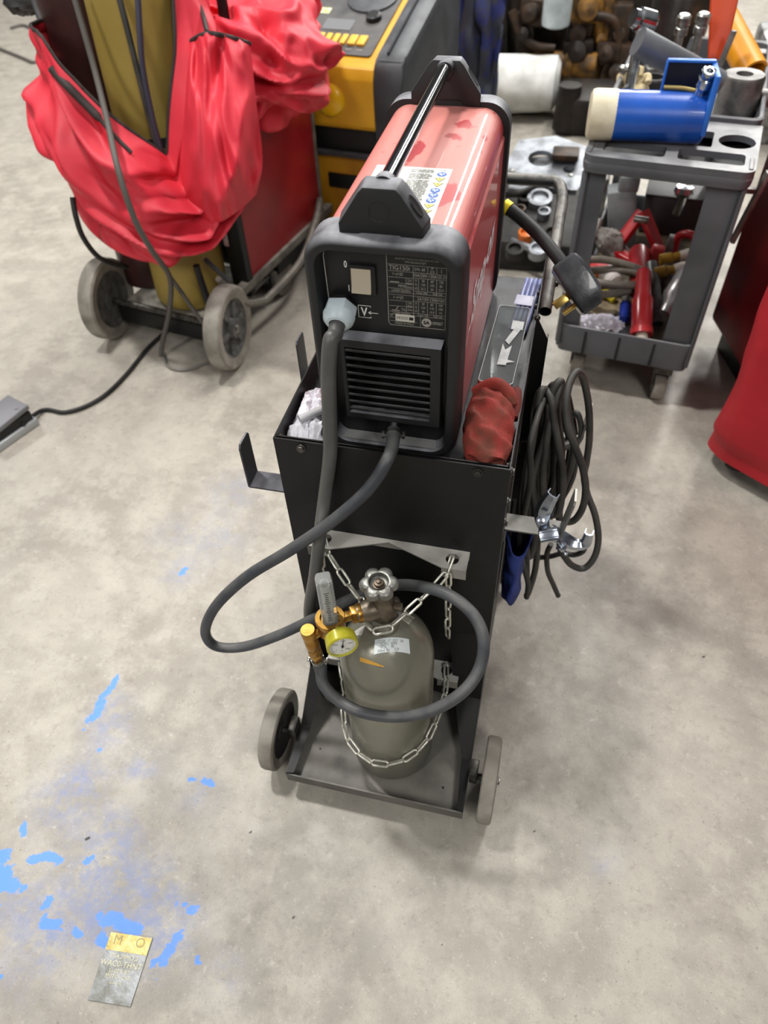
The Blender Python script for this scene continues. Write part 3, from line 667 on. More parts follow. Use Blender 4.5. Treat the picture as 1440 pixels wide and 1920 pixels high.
# pressure gauge
gn = Vector((.47, -.85, .06)).normalized(); gc = PX(640, 1204, Y=rc.y-.034)
gT2 = frame(gc, gn, Vector((1, .5, -.2)))
YG = M('olive_yellow_gauge', (190, 186, 52), .3, .1, (172, 164, 44), 30, coat=.3)
b = MB(); b.lathe([(.005, -.024), (.006, -.012), (.018, -.012), (.0215, -.009), (.0222, .004), (.0222, .008), (.0205, .0095), (.0188, .0095), (.0188, .0065)], gT2, 36, True, False); gauge = b.build('pressure_gauge', [YG], reg, 40)
dl = MB(); dl.m(0).prism(circ(.0190, 32), gT2 @ Matrix.Translation((0, 0, .0055)), .0008)
dl.m(1)
for k in range(21):
    a = R(225-270*k/20); l = .003 if k % 5 == 0 else .0016
    p0 = Vector((math.cos(a), math.sin(a))); q = Vector((-p0.y, p0.x))*.00028
    dl.flat([gT2 @ Vector((*(p0*r_+q*s), .0068)) for r_, s in ((.0165-l, -1), (.0165, -1), (.0165, 1), (.0165-l, 1))])
for k, s in enumerate(('0', '1000', '2000', '3000', '4000')):
    a = R(225-270*k/4); dl.text(s, .0032, gT2 @ Matrix.Translation((math.cos(a)*.0110, math.sin(a)*.0110, .0068)))
dl.text('psi', .003, gT2 @ Matrix.Translation((0, -.010, .0068))); dl.build('dial', [WHITE, FACEBLK], gauge, 0)
nd = MB(); nd.flat([gT2 @ Vector(q) for q in ((.0009, -.004, .0078), (-.0009, -.004, .0078), (-.0003, .0135, .0078), (.0003, .0135, .0078))]); nd.lathe([(.0018, .0068), (.0018, .0086), (0, .0088)], gT2, 12, False, False)
ndo = nd.build('needle', [FACEBLK], gauge, 0)
# outlet: T-piece with adjusting cap and hose tail
oc = PX(577, 1182, Y=rc.y-.018); oT = frame(oc, (.06, .03, -1))
b = MB(); b.cyl(Vector((rc.x, rc.y, zc-.012)), oc + Vector((.002, 0, -.018)), .0062, seg=14)
b.lathe([(0, -.002), (.0100, -.002), (.0110, 0), (.0110, .014), (.0095, .016), (.0095, .022), (.0105, .024), (.0105, .046), (.0095, .048)], oT, 24, False, False)
b.build('outlet_tee', [BRASS], reg, 35)
b = MB(); b.prism(circ(.0112, 6), oT @ Matrix.Translation((0, 0, .048)), .011, .001); b.lathe([(.0088, .059), (.0088, .062)], oT, 18, True, True); b.prism(circ(.0105, 6, a0=.4), oT @ Matrix.Translation((0, 0, .062)), .012, .001); b.lathe([(.0085, .074), (.0075, .084)], oT, 18, True, True); b.build('outlet_nut', [BRASS], reg, 30)

# ------------------------------------------------------------------ gas hose
HOSE = M('blue_black_hose', (56, 59, 66), .5, 0, (74, 76, 80), 16, .15, 150, dust_lit=(112, 111, 106), dust_lit_amt=.6)
e1 = oT @ Vector((0, 0, .082))
e0 = hb + Vector((0, -.004, -.003))
hose = thing('gas_hose', 'thick grey rubber hose looping from the welder past the cart to the brass regulator', 'hose', tuple(e0))
hp = [e0, PX(737, 826, Y=.012), PX(733, 846, Y=-.006), PX(724, 866, Y=-.022), PX(704, 900, Y=-.034), PX(670, 938, Y=-.045), PX(610, 987, Y=-.058), PX(540, 1034, Y=-.068), PX(462, 1082, Y=-.08), PX(405, 1136, Y=-.095), PX(385, 1183, Y=-.10), PX(404, 1211, Y=-.10), PX(455, 1213, Y=-.092), PX(520, 1192, Y=-.08), PX(590, 1159, Y=-.064), PX(650, 1126, Y=-.055), PX(712, 1102, Y=-.052), PX(770, 1097, Y=-.060), PX(836, 1113, Y=-.078), PX(885, 1150, Y=-.098), PX(906, 1197, Y=-.12), PX(900, 1250, Y=-.145), PX(868, 1297, Y=-.175), PX(810, 1332, Y=-.195), PX(745, 1344, Y=-.203), PX(680, 1336, Y=-.203), PX(632, 1311, Y=-.19), PX(605, 1280, Y=-.175), e1+Vector((.003, .002, -.014)), e1]
b = MB(); b.tube(hp, .0088, 14, 8); b.build('hose_line', [HOSE], hose, 60)
def hclamp(p, d, parent, r=.0095):
    T = frame(p, d); b = MB(); b.ring([[T @ Vector((rr_*math.cos(a*math.pi/12), rr_*math.sin(a*math.pi/12), z)) for a in range(24)] for rr_, z in ((r-.001, -.004), (r+.0006, -.004), (r+.0006, .004), (r-.001, .004))])
    for s in (-1, 1): b.box(T @ Vector((s*(r+.0032), 0, 0)), (.006, .004, .007), .0006, T.to_3x3()); b.cyl(T @ Vector((s*(r+.004), -.005, 0)), T @ Vector((s*(r+.004), .005, 0)), .0022, seg=10)
    return b.build('hose_clamp', [STEEL], parent, 30)
hclamp(e0.lerp(hp[1], .45), hp[1]-e0, hose)
hclamp(e1+Vector((0, 0, .0)), (.06, .03, -1), hose)

# ------------------------------------------------------------------ chains
LINKL, LINKW, WIRE = .0325, .0132, .0020
def link_mesh():
    b = MB(); r = LINKW/2-WIRE; h = LINKL/2-WIRE-r; pts = []
    for k in range(9): a = R(-90+180*k/8); pts.append((h+r*math.cos(a), r*math.sin(a), 0))
    for k in range(9): a = R(90+180*k/8); pts.append((-h+r*math.cos(a), r*math.sin(a), 0))
    b.tube(pts, WIRE, 7, 1, True, smooth=False); return b
_lk = None
CHN = M('bright_chain', (226, 224, 212), .3, .6, (186, 184, 172), 60)
def chain(name, label, paths):
    global _lk
    root = thing(name, label, 'chain', paths[0][0]); pitch = LINKL-2*WIRE-.0012
    for pi, path in enumerate(paths):
        P = spline(path, 14); s = 0; out = []; acc = 0; want = pitch/2
        for a, c in zip(P, P[1:]):
            l = (c-a).length
            while acc+l >= want:
                t = (want-acc)/l; out.append((a.lerp(c, t), (c-a).normalized())); want += pitch
            acc += l
        for i, (p, d) in enumerate(out):
            a0 = Vector((0, 0, 1)) if abs(d.z) < .9 else Vector((1, 0, 0))
            x = (a0-d*a0.dot(d)).normalized(); y = d.cross(x); tw = R(42 if i % 2 else -48)
            sd = x*math.cos(tw)+y*math.sin(tw); up = d.cross(sd)
            T = Matrix((d, sd, up)).transposed().to_4x4()
            if _lk is None:
                o = link_mesh().build('chain_link', [CHN], None, 60); _lk = o.data
            else:
                o = bpy.data.objects.new('chain_link', _lk); COL.objects.link(o)
            o.parent = root; T.translation = p-Vector(root.location); o.matrix_local = T
            o.rotation_mode = 'XYZ'
    return root
chain('safety_chain', 'steel chain from the upper bracket round the neck of the grey cylinder, ends hanging', [
    [(-.099, -.022, .519), (-.092, -.036, .506), (-.060, -.066, .489), (-.024, -.098, .476), (-.017, -.118, .472), (-.002, -.131, .470), (.018, -.131, .471), (.036, -.112, .478), (.062, -.080, .490), (.086, -.046, .503), (.0935, -.024, .519)],
    [(.092, -.043, .507), (.094, -.046, .470), (.095, -.046, .40), (.096, -.045, .335)],
    [(-.099, -.046, .502), (-.100, -.047, .47), (-.101, -.047, .43)]])
chain('retaining_chain', 'steel chain from the lower bracket slung round the belly of the grey cylinder', [
    [(-.099, -.022, .198), (-.0955, -.046, .186), (-.0745, -.095, .184), (-.0700, -.125, .176), (-.052, -.165, .162), (-.018, -.1885, .150), (.018, -.1915, .147), (.052, -.178, .154), (.080, -.150, .170), (.0935, -.11, .184), (.0985, -.06, .192), (.0935, -.022, .198)],
    [(.096, -.046, .180), (.097, -.047, .14)]])
# ------------------------------------------------------------------ things lying on the top shelf
SH = .6536
def cloud(fn_list): pass
def lump(b, c, r, sc, rot=None, seed=0, amp=.2, fr=3, seg=26):
    """a soft wrinkled body: ball pushed in and out by noise"""
    t = bmesh.new(); bmesh.ops.create_uvsphere(t, u_segments=seg, v_segments=seg//2, radius=1)
    Rm = rot.to_4x4() if rot is not None else Matrix.Identity(4)
    for v in t.verts:
        d = 1+amp*fbm(v.co*fr+Vector((seed*7.3, seed*3.1, seed)), 3); v.co *= d
    return b.merge(t, Matrix.Translation(Vector(c)) @ Rm @ Matrix.Diagonal((sc[0]*r, sc[1]*r, sc[2]*r, 1)))
# white plastic bag with a clear tube in it
BAG = M('white_film', (226, 224, 230), .3, 0, (200, 198, 206), 18, .5, 60, spec=.6)
bag = thing('plastic_bag', 'crumpled white plastic bag on the shelf left of the welder', 'bag', (-.135, .08, SH))
b = MB()
def bagf(u, v):
    x = -.158+.056*u; y = .030+.112*v; e = min(1, 6*min(u, 1-u, v, 1-v))
    return (x+.004*fbm((u*4, v*5, 1)), y+.004*fbm((u*4, v*5, 9)), SH+.004+e*(.012+.010*abs(fbm((u*5, v*6, 4)))+.008*abs(math.sin(9*u+5*v+2*fbm((u*3, v*3, 0))))))
b.grid(bagf, 26, 40); b.grid(lambda u, v: (-.158+.056*u, .030+.112*v, SH+.001), 2, 2); b.build('film', [BAG], bag, 40, recalc=False)
ctube = MB(); ctube.m(0); A_ = Vector((-.140, .050, SH+.0275)); B_ = Vector((-.103, .084, SH+.0315)); ctube.lathe([(.0062, 0), (.0062, (B_-A_).length), (.0050, (B_-A_).length), (.0050, 0)], frame(A_, B_-A_), 18, False, False)
ctube.lathe([(.0062, 0), (.0050, 0)], frame(A_, B_-A_), 18, False, False)
ob = ctube.build('clear_tube', [M('milky_tube', (222, 222, 224), .2, trans=.45)], None); tag(ob, 'short clear plastic tube lying on the white bag', 'tube')
# transparent lens box
LBX = M('clear_box', (206, 212, 212), .06, 0, trans=.88, ior=1.25, spec=.6)
box = thing('lens_box', 'clear plastic box with torn white tape on its lid beside the red welder', 'plastic box', (.118, .28, SH))
bT = Matrix.Translation((.1195, .276, SH)) @ Matrix.Rotation(R(-1.5), 4, 'Z')
b = MB(); lpz = lambda z, w, h, r: [bT @ Vector((x, y, z)) for x, y in rr(w, h, r, 3)]
b.ring([lpz(.0005, .046, .196, .004), lpz(.024, .048, .200, .004), lpz(.024, .046, .198, .0035), lpz(.0015, .044, .194, .003)]); b.loft([lpz(.0005, .044, .194, .003), lpz(.0015, .044, .194, .003)]); b.build('tray_shell', [LBX], box, 30)
b = MB(); b.ring([lpz(.0245, .0495, .2015, .0045), lpz(.031, .0505, .2025, .005), lpz(.033, .048, .200, .0045), lpz(.0315, .046, .198, .004), lpz(.0245, .0475, .1995, .004)]); b.loft([lpz(.0312, .048, .2, .004), lpz(.0322, .048, .2, .004)]); lid = b.build('lid', [LBX], box, 30)
b = MB(); b.ring([lpz(z, w, w+.152, .005) for z, w in ((.0325, .0500), (.0336, .0500), (.0336, .0488), (.0325, .0488))]); b.build('lid_edge_glint', [M('painted_glint', (236, 240, 240), .1, 0, trans=.1)], lid, 30)  # thin whitish ring paints the highlight along the lid edges
b = MB()
def tp(pts):
    b.flat([bT @ Vector((x, y, .0336+.0006*k)) for k, (x, y) in enumerate(pts)])
tp([(-.004, -.058), (.009, -.058), (.011, -.008), (.003, -.022), (-.003, -.008)]); tp([(-.001, .004), (.006, -.006), (.018, .034), (.010, .042)]); tp([(.003, .036), (.021, .036), (.021, .058), (.003, .058)]); tp([(.008, -.052), (.021, -.047), (.009, -.045)])
b.build('torn_tape', [M('torn_tape', (208, 212, 210), .6, 0, (186, 190, 190), 60, .5, 200)], lid, 0, recalc=False)
# filler rod tubes
rod = thing('rod_pack', 'pack of blue-white clear tubes at the back right corner of the shelf', 'pack of tubes', (.137, .43, SH))
RODM = M('blue_clear', (150, 160, 220), .2, 0, (196, 202, 236), 40, trans=.35, stretch=(6, .2, 6))
for k in range(4):
    b = MB(); x = .1245+.0078*k; b.lathe([(0, 0), (.0036, 0), (.0038, .002), (.0038, .152), (.003, .155), (0, .155)], frame((x-.004, .350, SH+.006), (.075, 1, .03)), 12, False, False); b.build('rod_tube', [RODM], rod, 40)
b = MB(); b.box((.134, .43, SH+.0135), (.030, .03, .001), .0004, Matrix.Rotation(R(-4), 3, 'Z')); b.build('wrapper', [M('pale_wrap', (206, 206, 226), .4)], rod)
# red leather glove
GLV = M('red_suede', (152, 54, 46), .85, 0, (112, 60, 46), 26, .5, 300, contrast=(.4, .65))
GLD = M('dark_red_suede', (112, 44, 38), .85, 0, (74, 34, 30), 30, .5, 300)
glv = thing('leather_glove', 'crumpled red leather glove stuffed between welder and cart side', 'glove', (.118, .08, SH))
b = MB()
def gf(u, v):
    a = 2*math.pi*u; t = v
    cx = .126-.010*t; cy = .012+.140*t; w = .024+.012*math.sin(math.pi*min(1, t*1.15))**.7*(1-.25*t); h = .016+.012*math.sin(math.pi*t)
    if t < .02 or t > .98: w *= .25; h *= .25
    x = cx+w*math.cos(a); z = SH+.0255+.016*t+h*math.sin(a)
    n_ = .0045*fbm((x*38, (cy)*38, z*38), 4)+.0026*math.sin(cy*190+x*130+3*fbm((x*20, cy*20, 0)))
    z += n_*(1 if math.sin(a) > -.2 else .2); 
    return (x+.4*n_, cy+.006*math.cos(a*2), max(z, SH+.0012))
b.grid(gf, 44, 46, True); b.build('hand', [GLV], glv, 60)
b = MB(); b.tube([(.150, .105, SH+.030), (.150, .128, SH+.038), (.1495, .146, SH+.040), (.1490, .158, SH+.036)], lambda t: .0095*(1-.25*t*t), 14, 6); b.build('thumb', [GLD], glv, 60)
b = MB(); b.tube([(.092, .130, SH+.046), (.118, .136, SH+.060), (.138, .128, SH+.055), (.148, .118, SH+.043)], lambda t: .0075+.003*math.sin(3.1*t), 12, 6); b.build('cuff_fold', [GLV], glv, 60)
gl2 = thing('small_leather_scrap', 'dark red glove fingertip in the front right corner of the shelf', 'glove', (.146, .024, SH))
b = MB(); lump(b, (.1425, .024, SH+.0125), .011, (1, 1.25, 1), None, 3, .22, 2.2); b.build('fingertip', [GLD], gl2, 60)
b = MB(); b.tube([(.149, .020, SH+.016), (.150, .021, SH+.027), (.1505, .018, SH+.034)], .0009, 6, 4); b.build('loose_thread', [RUB], gl2, 60)

# ------------------------------------------------------------------ mains plug hanging off the back
plug = thing('mains_plug', 'black mains plug with brass blades dangling on its cord behind the cart', 'plug', tuple(PX(1090, 530, Y=.40)))
PLG = M('scuffed_plug', (44, 45, 48), .3, 0, (66, 67, 70), 30, .2, 120, coat=.25)
pc = [(.060, .497, .800), PX(948, 388, Y=.492), PX(975, 408, Y=.48), PX(1008, 438, Y=.455), PX(1040, 475, Y=.425), PX(1062, 505, Y=.405)]
b = MB(); b.tube(pc, .0105, 14, 8); cordp = b.build('cord', [RUB], plug, 60)
b = MB(); b.lathe([(.0112, -.006), (.0116, -.006), (.0116, .006), (.0112, .006)], frame(PX(950, 389, Y=.491), PX(975, 408, Y=.48)-PX(950, 389, Y=.491)), 18, False, False); b.build('yellow_tape', [M('yellow_tape', (236, 206, 30), .5)], cordp, 60)
p0 = PX(1062, 498, Y=.405); p1 = PX(1112, 572, Y=.375); ax = (p1-p0).normalized(); pr = (PX(1045, 578, Y=.372)-PX(1085, 556, Y=.385)).normalized(); pr = (pr-ax*pr.dot(ax)).normalized(); tx = ax.cross(pr)
PT = Matrix((pr, tx, ax)).transposed().to_4x4(); PT.translation = p0
b = MB()
def pl(z, w, h, r, dx=0): return [PT @ Vector((x+dx, y, z)) for x, y in rr(w, h, r, 4)]
b.loft([pl(-.010, .034, .040, .006, .002), pl(-.006, .042, .048, .007, .001), pl(.004, .045, .052, .007), pl(.034, .047, .054, .006), pl(.056, .046, .053, .006), pl(.074, .038, .046, .006, .003), pl(.079, .030, .038, .005, .004), pl(.0795, .012, .02, .004, .004)])
b.build('plug_body', [PLG], plug, 28)
b = MB(); b.prism(rr(.016, .030, .007, 4), PT @ Matrix.Translation((.008, .004, -.0115)), .0015); b.build('cord_hole', [FACEBLK], plug)
for yy, zz in ((-.010, .040), (.010, .040)):
    b = MB(); b.box(PT @ Vector((.034, yy, zz)), (.028, .0018, .013), .0004, PT.to_3x3()); b.build('blade', [M('brass_blade', (196, 164, 92), .25, .9)], plug, 30)
b = MB(); b.cyl(PT @ Vector((.017, 0, .058)), PT @ Vector((.044, 0, .058)), .0042, seg=14); b.build('earth_pin', [M('brass_blade', (196, 164, 92), .25, .9)], plug, 40)

# ------------------------------------------------------------------ coiled leads on the right hooks
def zp(x, y, Y): return PX(860+x/3.694, 660+y/3.694, Y=Y)
coil = thing('welding_lead_coil', 'coil of black welding leads hanging on the right side of the black cart', 'cable coil', tuple(zp(700, 500, .25)))
CAB = M('black_lead', (50, 49, 47), .55, 0, (70, 68, 64), 14, .15, 200, dust_lit=(96, 93, 87), dust_lit_amt=.6)
LOOPS = [
 [(740, 1180, .20), (800, 1165, .20), (858, 1080, .20), (880, 950, .205), (858, 800, .21), (815, 680, .215), (765, 550, .22), (742, 400, .235), (758, 250, .255), (800, 150, .28), (845, 150, .30), (878, 240, .315), (903, 400, .32), (905, 600, .32), (885, 760, .315), (868, 860, .30), (890, 980, .28), (945, 1130, .26), (967, 1290, .24), (940, 1420, .225), (870, 1498, .215), (790, 1480, .21), (735, 1420, .205), (700, 1330, .21), (700, 1000, .22), (700, 800, .235), (715, 700, .24), (700, 560, .25), (684, 430, .262), (690, 320, .275), (715, 230, .29)],
 [(715, 230, .29), (735, 300, .305), (770, 480, .31), (800, 640, .315), (780, 790, .315), (740, 900, .31), (700, 1010, .30), (640, 1100, .29), (560, 1180, .27), (520, 1060, .25), (540, 850, .245), (565, 650, .245), (600, 430, .25), (640, 300, .26), (685, 215, .27), (712, 210, .275), (690, 300, .26), (645, 420, .245), (610, 600, .225), (588, 780, .21), (582, 920, .20), (592, 1020, .195), (640, 1120, .19), (690, 1110, .19), (716, 980, .20), (720, 820, .21), (690, 640, .22), (660, 480, .235), (640, 330, .25), (600, 262, .265)],
 [(600, 262, .265), (572, 270, .25), (548, 380, .235), (520, 560, .215), (490, 740, .20), (468, 900, .185), (452, 1080, .175), (462, 1300, .17), (486, 1420, .17), (520, 1330, .18), (530, 1100, .19), (510, 920, .20), (535, 780, .21), (590, 620, .225), (620, 480, .24), (628, 360, .25), (652, 420, .26), (668, 600, .265), (664, 760, .26), (652, 900, .255), (600, 1040, .245), (552, 1180, .235), (545, 1350, .225), (530, 1510, .215), (492, 1640, .205), (470, 1690, .20)],
 [(700, 560, .33), (760, 480, .335), (815, 420, .335), (845, 500, .33), (845, 590, .325), (800, 640, .32), (735, 665, .315)],
 [(556, 1424, .26), (640, 1415, .255), (720, 1395, .25), (800, 1405, .245), (860, 1380, .24), (885, 1320, .235)],
 [(640, 1330, .25), (612, 1400, .25), (618, 1520, .25), (655, 1610, .25), (690, 1690, .25)],
 [(585, 330, .25), (540, 470, .20), (495, 640, .165), (500, 860, .15), (478, 1000, .15), (440, 1180, .155), (420, 1300, .16), (440, 1450, .165), (480, 1600, .17), (470, 1700, .175)],
 [(575, 420, .27), (560, 600, .26), (540, 760, .25), (480, 980, .24), (440, 1160, .23), (470, 1380, .22), (475, 1550, .21)],
]
rl = random.Random(4)
for src, dx, dy, dY in ((2, -22, 30, .035), (1, -34, 26, .03), (2, 34, -10, .05), (1, 22, 44, .045)):
    LOOPS.insert(3, [(x+dx+rl.uniform(-9, 9), y+dy*(1-y/1700)+rl.uniform(-10, 10), Y_+dY) for x, y, Y_ in LOOPS[src]][:22])
b = MB()
for k, lp_ in enumerate(LOOPS): b.tube([zp(*q) for q in lp_], .0062 if k < 3 else .0053, 9, 6)
b.build('lead', [CAB], coil, 60)
# ground clamp on the near hook
ZN = M('zinc_plate', (178, 184, 194), .24, .95, (142, 148, 160), 26, .25, 70)
gcl = thing('ground_clamp', 'zinc-plated ground clamp gripping the hook beside the cable coil', 'clamp', tuple(zp(640, 1230, .085)))
def jaw(path, wid, dep, Yc, name):
    """stamped channel: web along the path, two side walls"""
    b = MB(); P = spline([zp(x, y, Yc) for x, y in path], 6); n = len(P); L_ = []
    for i, p in enumerate(P):
        t = (P[min(i+1, n-1)]-P[max(i-1, 0)]).normalized(); v = (CAM-p).normalized(); s = t.cross(v).normalized(); v = s.cross(t).normalized(); w = wid(i/(n-1))
        L_.append([p+s*w-v*dep, p+s*w*1.02, p+s*w*.5+v*.003, p-s*w*.5+v*.003, p-s*w*1.02, p-s*w-v*dep, p-s*(w-.0015)-v*dep, p-s*(w-.0018)-v*.001, p+v*.001, p+s*(w-.0018)-v*.001, p+s*(w-.0015)-v*dep])
    b.loft(L_); return b.build(name, [ZN], gcl, 25)
jaw([(650, 990), (610, 1050), (578, 1130), (590, 1210), (640, 1290)], lambda t: .0085+.0035*math.sin(3.14*min(1, t*1.3)), .010, .080, 'jaw')
jaw([(640, 1250), (720, 1290), (800, 1330), (870, 1330), (900, 1260)], lambda t: .0125-.006*t, .010, .086, 'jaw')
cp = zp(625, 1265, .070); cT = frame(cp, (CAM-cp), (1, .1, .45))
b = MB(); b.box(cp, (.030, .020, .010), .002, cT.to_3x3()); b.box(cT @ Vector((0, .006, .0055)), (.027, .0035, .002), .0008, cT.to_3x3()); b.box(cT @ Vector((0, -.006, .0055)), (.027, .0035, .002), .0008, cT.to_3x3()); b.build('clamp_block', [ZN], gcl, 30)
for (x, y) in ((572, 1165),):
    p = zp(x, y, .066); bolt(p, CAM-p, .0062, 'pivot_bolt', ZN, gcl)
sA = zp(690, 1310, .064); sB = zp(735, 1385, .058); b = MB(); b.cyl(sA, sB, .0032, seg=12); b.lathe([(.0088, -.0008), (.0088, .0008)], frame(sA.lerp(sB, .45), sB-sA), 18); b.prism(circ(.0070, 6), frame(sA.lerp(sB, .5), sB-sA), .006, .0006); b.lathe([(.003, 0), (.004, .002), (.003, .005), (0, .006)], frame(sB, sB-sA), 12, True, False); b.build('screw', [ZN], gcl, 30)
# blue cloth pouch low on the right side
pch = thing('blue_cloth_pouch', 'blue cloth pouch hanging low behind the right side of the cart', 'pouch', (.185, .14, .24))
BLUE = M('blue_canvas', (46, 66, 142), .75, 0, (34, 48, 110), 18, .3, 400)
b = MB()
def pf(u, v):
    a = 2*math.pi*u; x = .1835+.0185*math.cos(a)*(.75+.25*v); y = .155+.045*math.sin(a)
    z = .235+.155*v+.012*math.sin(a*2+1)*v; n_ = .006*fbm((x*30, y*30, z*22), 3)
    return (max(x+n_, .1625), y+n_, z)
b.grid(pf, 34, 22, True); vs = [Vector(pf(i/34, 0)) for i in range(34)]; b.flat(vs)
b.build('canvas', [BLUE], pch, 60, recalc=False, solid=.002)
b = MB(); b.tube([(.167, .145, .35), (.168, .150, .42), (.168, .155, .47)], .004, 8, 4); b.build('strap', [RUB], pch, 60)
# ------------------------------------------------------------------ tall bottles on their trolley, red cover, red machine (left)
def LT(o, ang): return Matrix.Translation((o[0], o[1], 0)) @ Matrix.Rotation(ang, 4, 'Z')
TA = math.atan2(-.082, .438); TO = (-.97, 1.055); TT = LT(TO, TA)
DUSTGREY = M('dusty_steel', (112, 109, 100), .6, .1, (86, 83, 77), 14, .1, 200, dust_lit=(158, 154, 144), dust_lit_amt=.8)
trol = thing('bottle_trolley', 'black two-wheeled trolley carrying the tall yellow and maroon gas bottles', 'trolley', (TO[0], TO[1], 0))
b = MB(); b.box((0, .16, .108), (.36, .32, .006)); b.build('base_plate', [DUSTGREY], trol, T=TT)
for yy in (-.003, .322):
    b = MB(); b.box((0, yy, .085), (.37, .006, .055), .001); b.build('edge_rail', [BLK], trol, T=TT)
for sx_ in (-1, 1):
    c = TT @ Vector((sx_*.226, .0, .125)); wheel('wheel', c, .125, .052, trol, sx_, M('grey_hub', (70, 70, 68), .6, 0, (96, 95, 92), 30))
b = MB(); b.cyl((-.2, 0, .125), (.2, 0, .125), .010, seg=12); b.build('axle', [DKSTEEL], trol, T=TT)
for sx_ in (-1, 1):
    b = MB(); b.tube([(sx_*.165, .31, .09), (sx_*.165, .33, .6), (sx_*.165, .35, 1.1)], .014, 10, 4); b.build('upright', [BLK], trol, T=TT)
b = MB(); b.tube([(-.165, .33, .62), (0, .335, .62), (.165, .33, .62)], .010, 8, 4); b.build('cross_bar', [BLK], trol, T=TT)
def tallbottle(name, label, base, top, r, mat, loc):
    t = thing(name, label, 'gas cylinder', loc); d = (Vector(top)-Vector(base)); T = frame(base, d); h = d.length
    b = MB(); b.lathe([(0, 0), (r*.9, 0), (r*.98, .008), (r, .02), (r, h-.12), (r*.96, h-.08), (r*.8, h-.035), (r*.5, h-.008), (r*.28, h), (r*.28, h+.04), (0, h+.04)], T, 48, False, False); b.build('bottle', [mat], t, 40)
    b = MB(); b.lathe([(0, h+.03), (.018, h+.03), (.018, h+.09), (.03, h+.095), (.03, h+.115), (0, h+.118)], T, 16, False, False); b.build('valve', [BRASS], t, 40)
    return t
YEL = M('mustard_paint', (168, 146, 74), .5, 0, (150, 128, 62), 5, .1, 120, contrast=(.3, .7))
MAR = M('maroon_paint', (72, 40, 38), .42, 0, (56, 32, 30), 6, .1, 120)
ycyl = tallbottle('tall_gas_bottle', 'tall mustard-yellow gas bottle inside the slumped red cover', (-.940, 1.190, .112), (-.905, 1.235, 1.22), .112, YEL, (-.94, 1.19, .11))
mcyl = tallbottle('tall_gas_bottle', 'tall maroon gas bottle behind the left of the yellow one', (-1.125, 1.270, .112), (-1.12, 1.30, 1.20), .090, MAR, (-1.125, 1.27, .11))
zs_ = PX(318, 278, Y=1.083).z; b = MB(); sc_ = Vector((-.940, 1.190, 0)).lerp(Vector((-.905, 1.235, 0)), (zs_-.112)/1.108)
b.ring([[Vector((sc_.x+rr_*math.cos(2*math.pi*k/48), sc_.y+rr_*math.sin(2*math.pi*k/48), z)) for k in range(48)] for rr_, z in ((.111, zs_-.012), (.1155, zs_-.012), (.1155, zs_+.012), (.111, zs_+.012))]); b.build('bottle_strap', [RUB], trol, 40)
# red cover slumped round the bottles
def cloth(name, rgb, dark):
    m = M(name, rgb, .52, 0, dark, 5, .15, 700, spec=.45, contrast=(.35, .75)); return m
REDC = cloth('red_nylon', (220, 54, 70), (190, 38, 54))
cov = thing('red_fabric_cover', 'red fabric cover slumped round the yellow and maroon gas bottles', 'cover', (-1.0, 1.2, .35))
C0 = Vector((-1.005, 1.195)); PH0 = math.atan2(-1.87, 1.05)
def ridge(x): return 1-2*math.sqrt(x*x+.004)
def cover(u, v):
    ph = PH0 + 2*math.pi*u; dph = (u if u < .5 else u-1)*2*math.pi           # 0 faces the camera, + turns to the right
    e = abs(math.sin(dph/2))
    dv = dph-.42; ev = abs(math.sin(dv/2))
    zr = .585 + (.40*min(1, ev*2.6)**.8 if dv > 0 else .265*min(1, ev*1.45)**.9)
    zb_ = .315 + .10*e*e + (.07*e if dph > 0 else .04*e)
    z = zb_ + (zr-zb_)*v
    ca, sa = math.cos(ph), math.sin(ph)
    ax_ = math.cos(ph-TA); ay_ = math.sin(ph-TA)
    base = 1/math.sqrt((ax_/.200)**2+(ay_/.150)**2)
    bulge = .090*math.sin(math.pi*min(1, (v*.86+.12)))**.8 + .012
    bulge *= 1.0+.30*math.cos(dph-.15)-.10*math.sin(dph)*(dph < 0)*-1
    sw = v + .16*math.cos(dph*1.1)                                              # folds hang as swags, lowest in front
    n1 = noise.noise(Vector((dph*.75, sw*4.2, 3.7))); n2 = noise.noise(Vector((dph*1.3+5, sw*7.5, 1.1+n1*.8)))
    n3 = noise.noise(Vector((dph*3.2, v*5.5+1.2*dph, 8.3))); n4 = noise.noise(Vector((dph*1.2+2, v*2.2, 5.5)))
    f = .078*(ridge(n1)-.6) + .050*(ridge(n2)-.6) + .014*(ridge(n3)-.6) + .030*n4
    f *= min(1, v*6+.25)*min(1, (1-v)*4+.15)
    r = (base + bulge + f)*(1-.17*max(0, -math.sin(dph)))
    if v < .08: r = base*1.0+.03 + (r-base-.03)*(v/.08)**.6
    return (C0.x+r*ca, C0.y+r*sa, z+.012*n1)
b = MB(); NU, NV = 280, 120
b.grid(cover, NU, NV, True); b.build('drape', [REDC], cov, 60, recalc=False, solid=.003, relax=5)
TRIM = M('dark_trim', (52, 44, 42), .7)
b = MB(); b.tube([Vector(cover(k/96, 1.0))+Vector((0, 0, .001)) for k in range(96)], .0045, 6, 2, True); b.build('edge_binding', [TRIM], cov, 60)
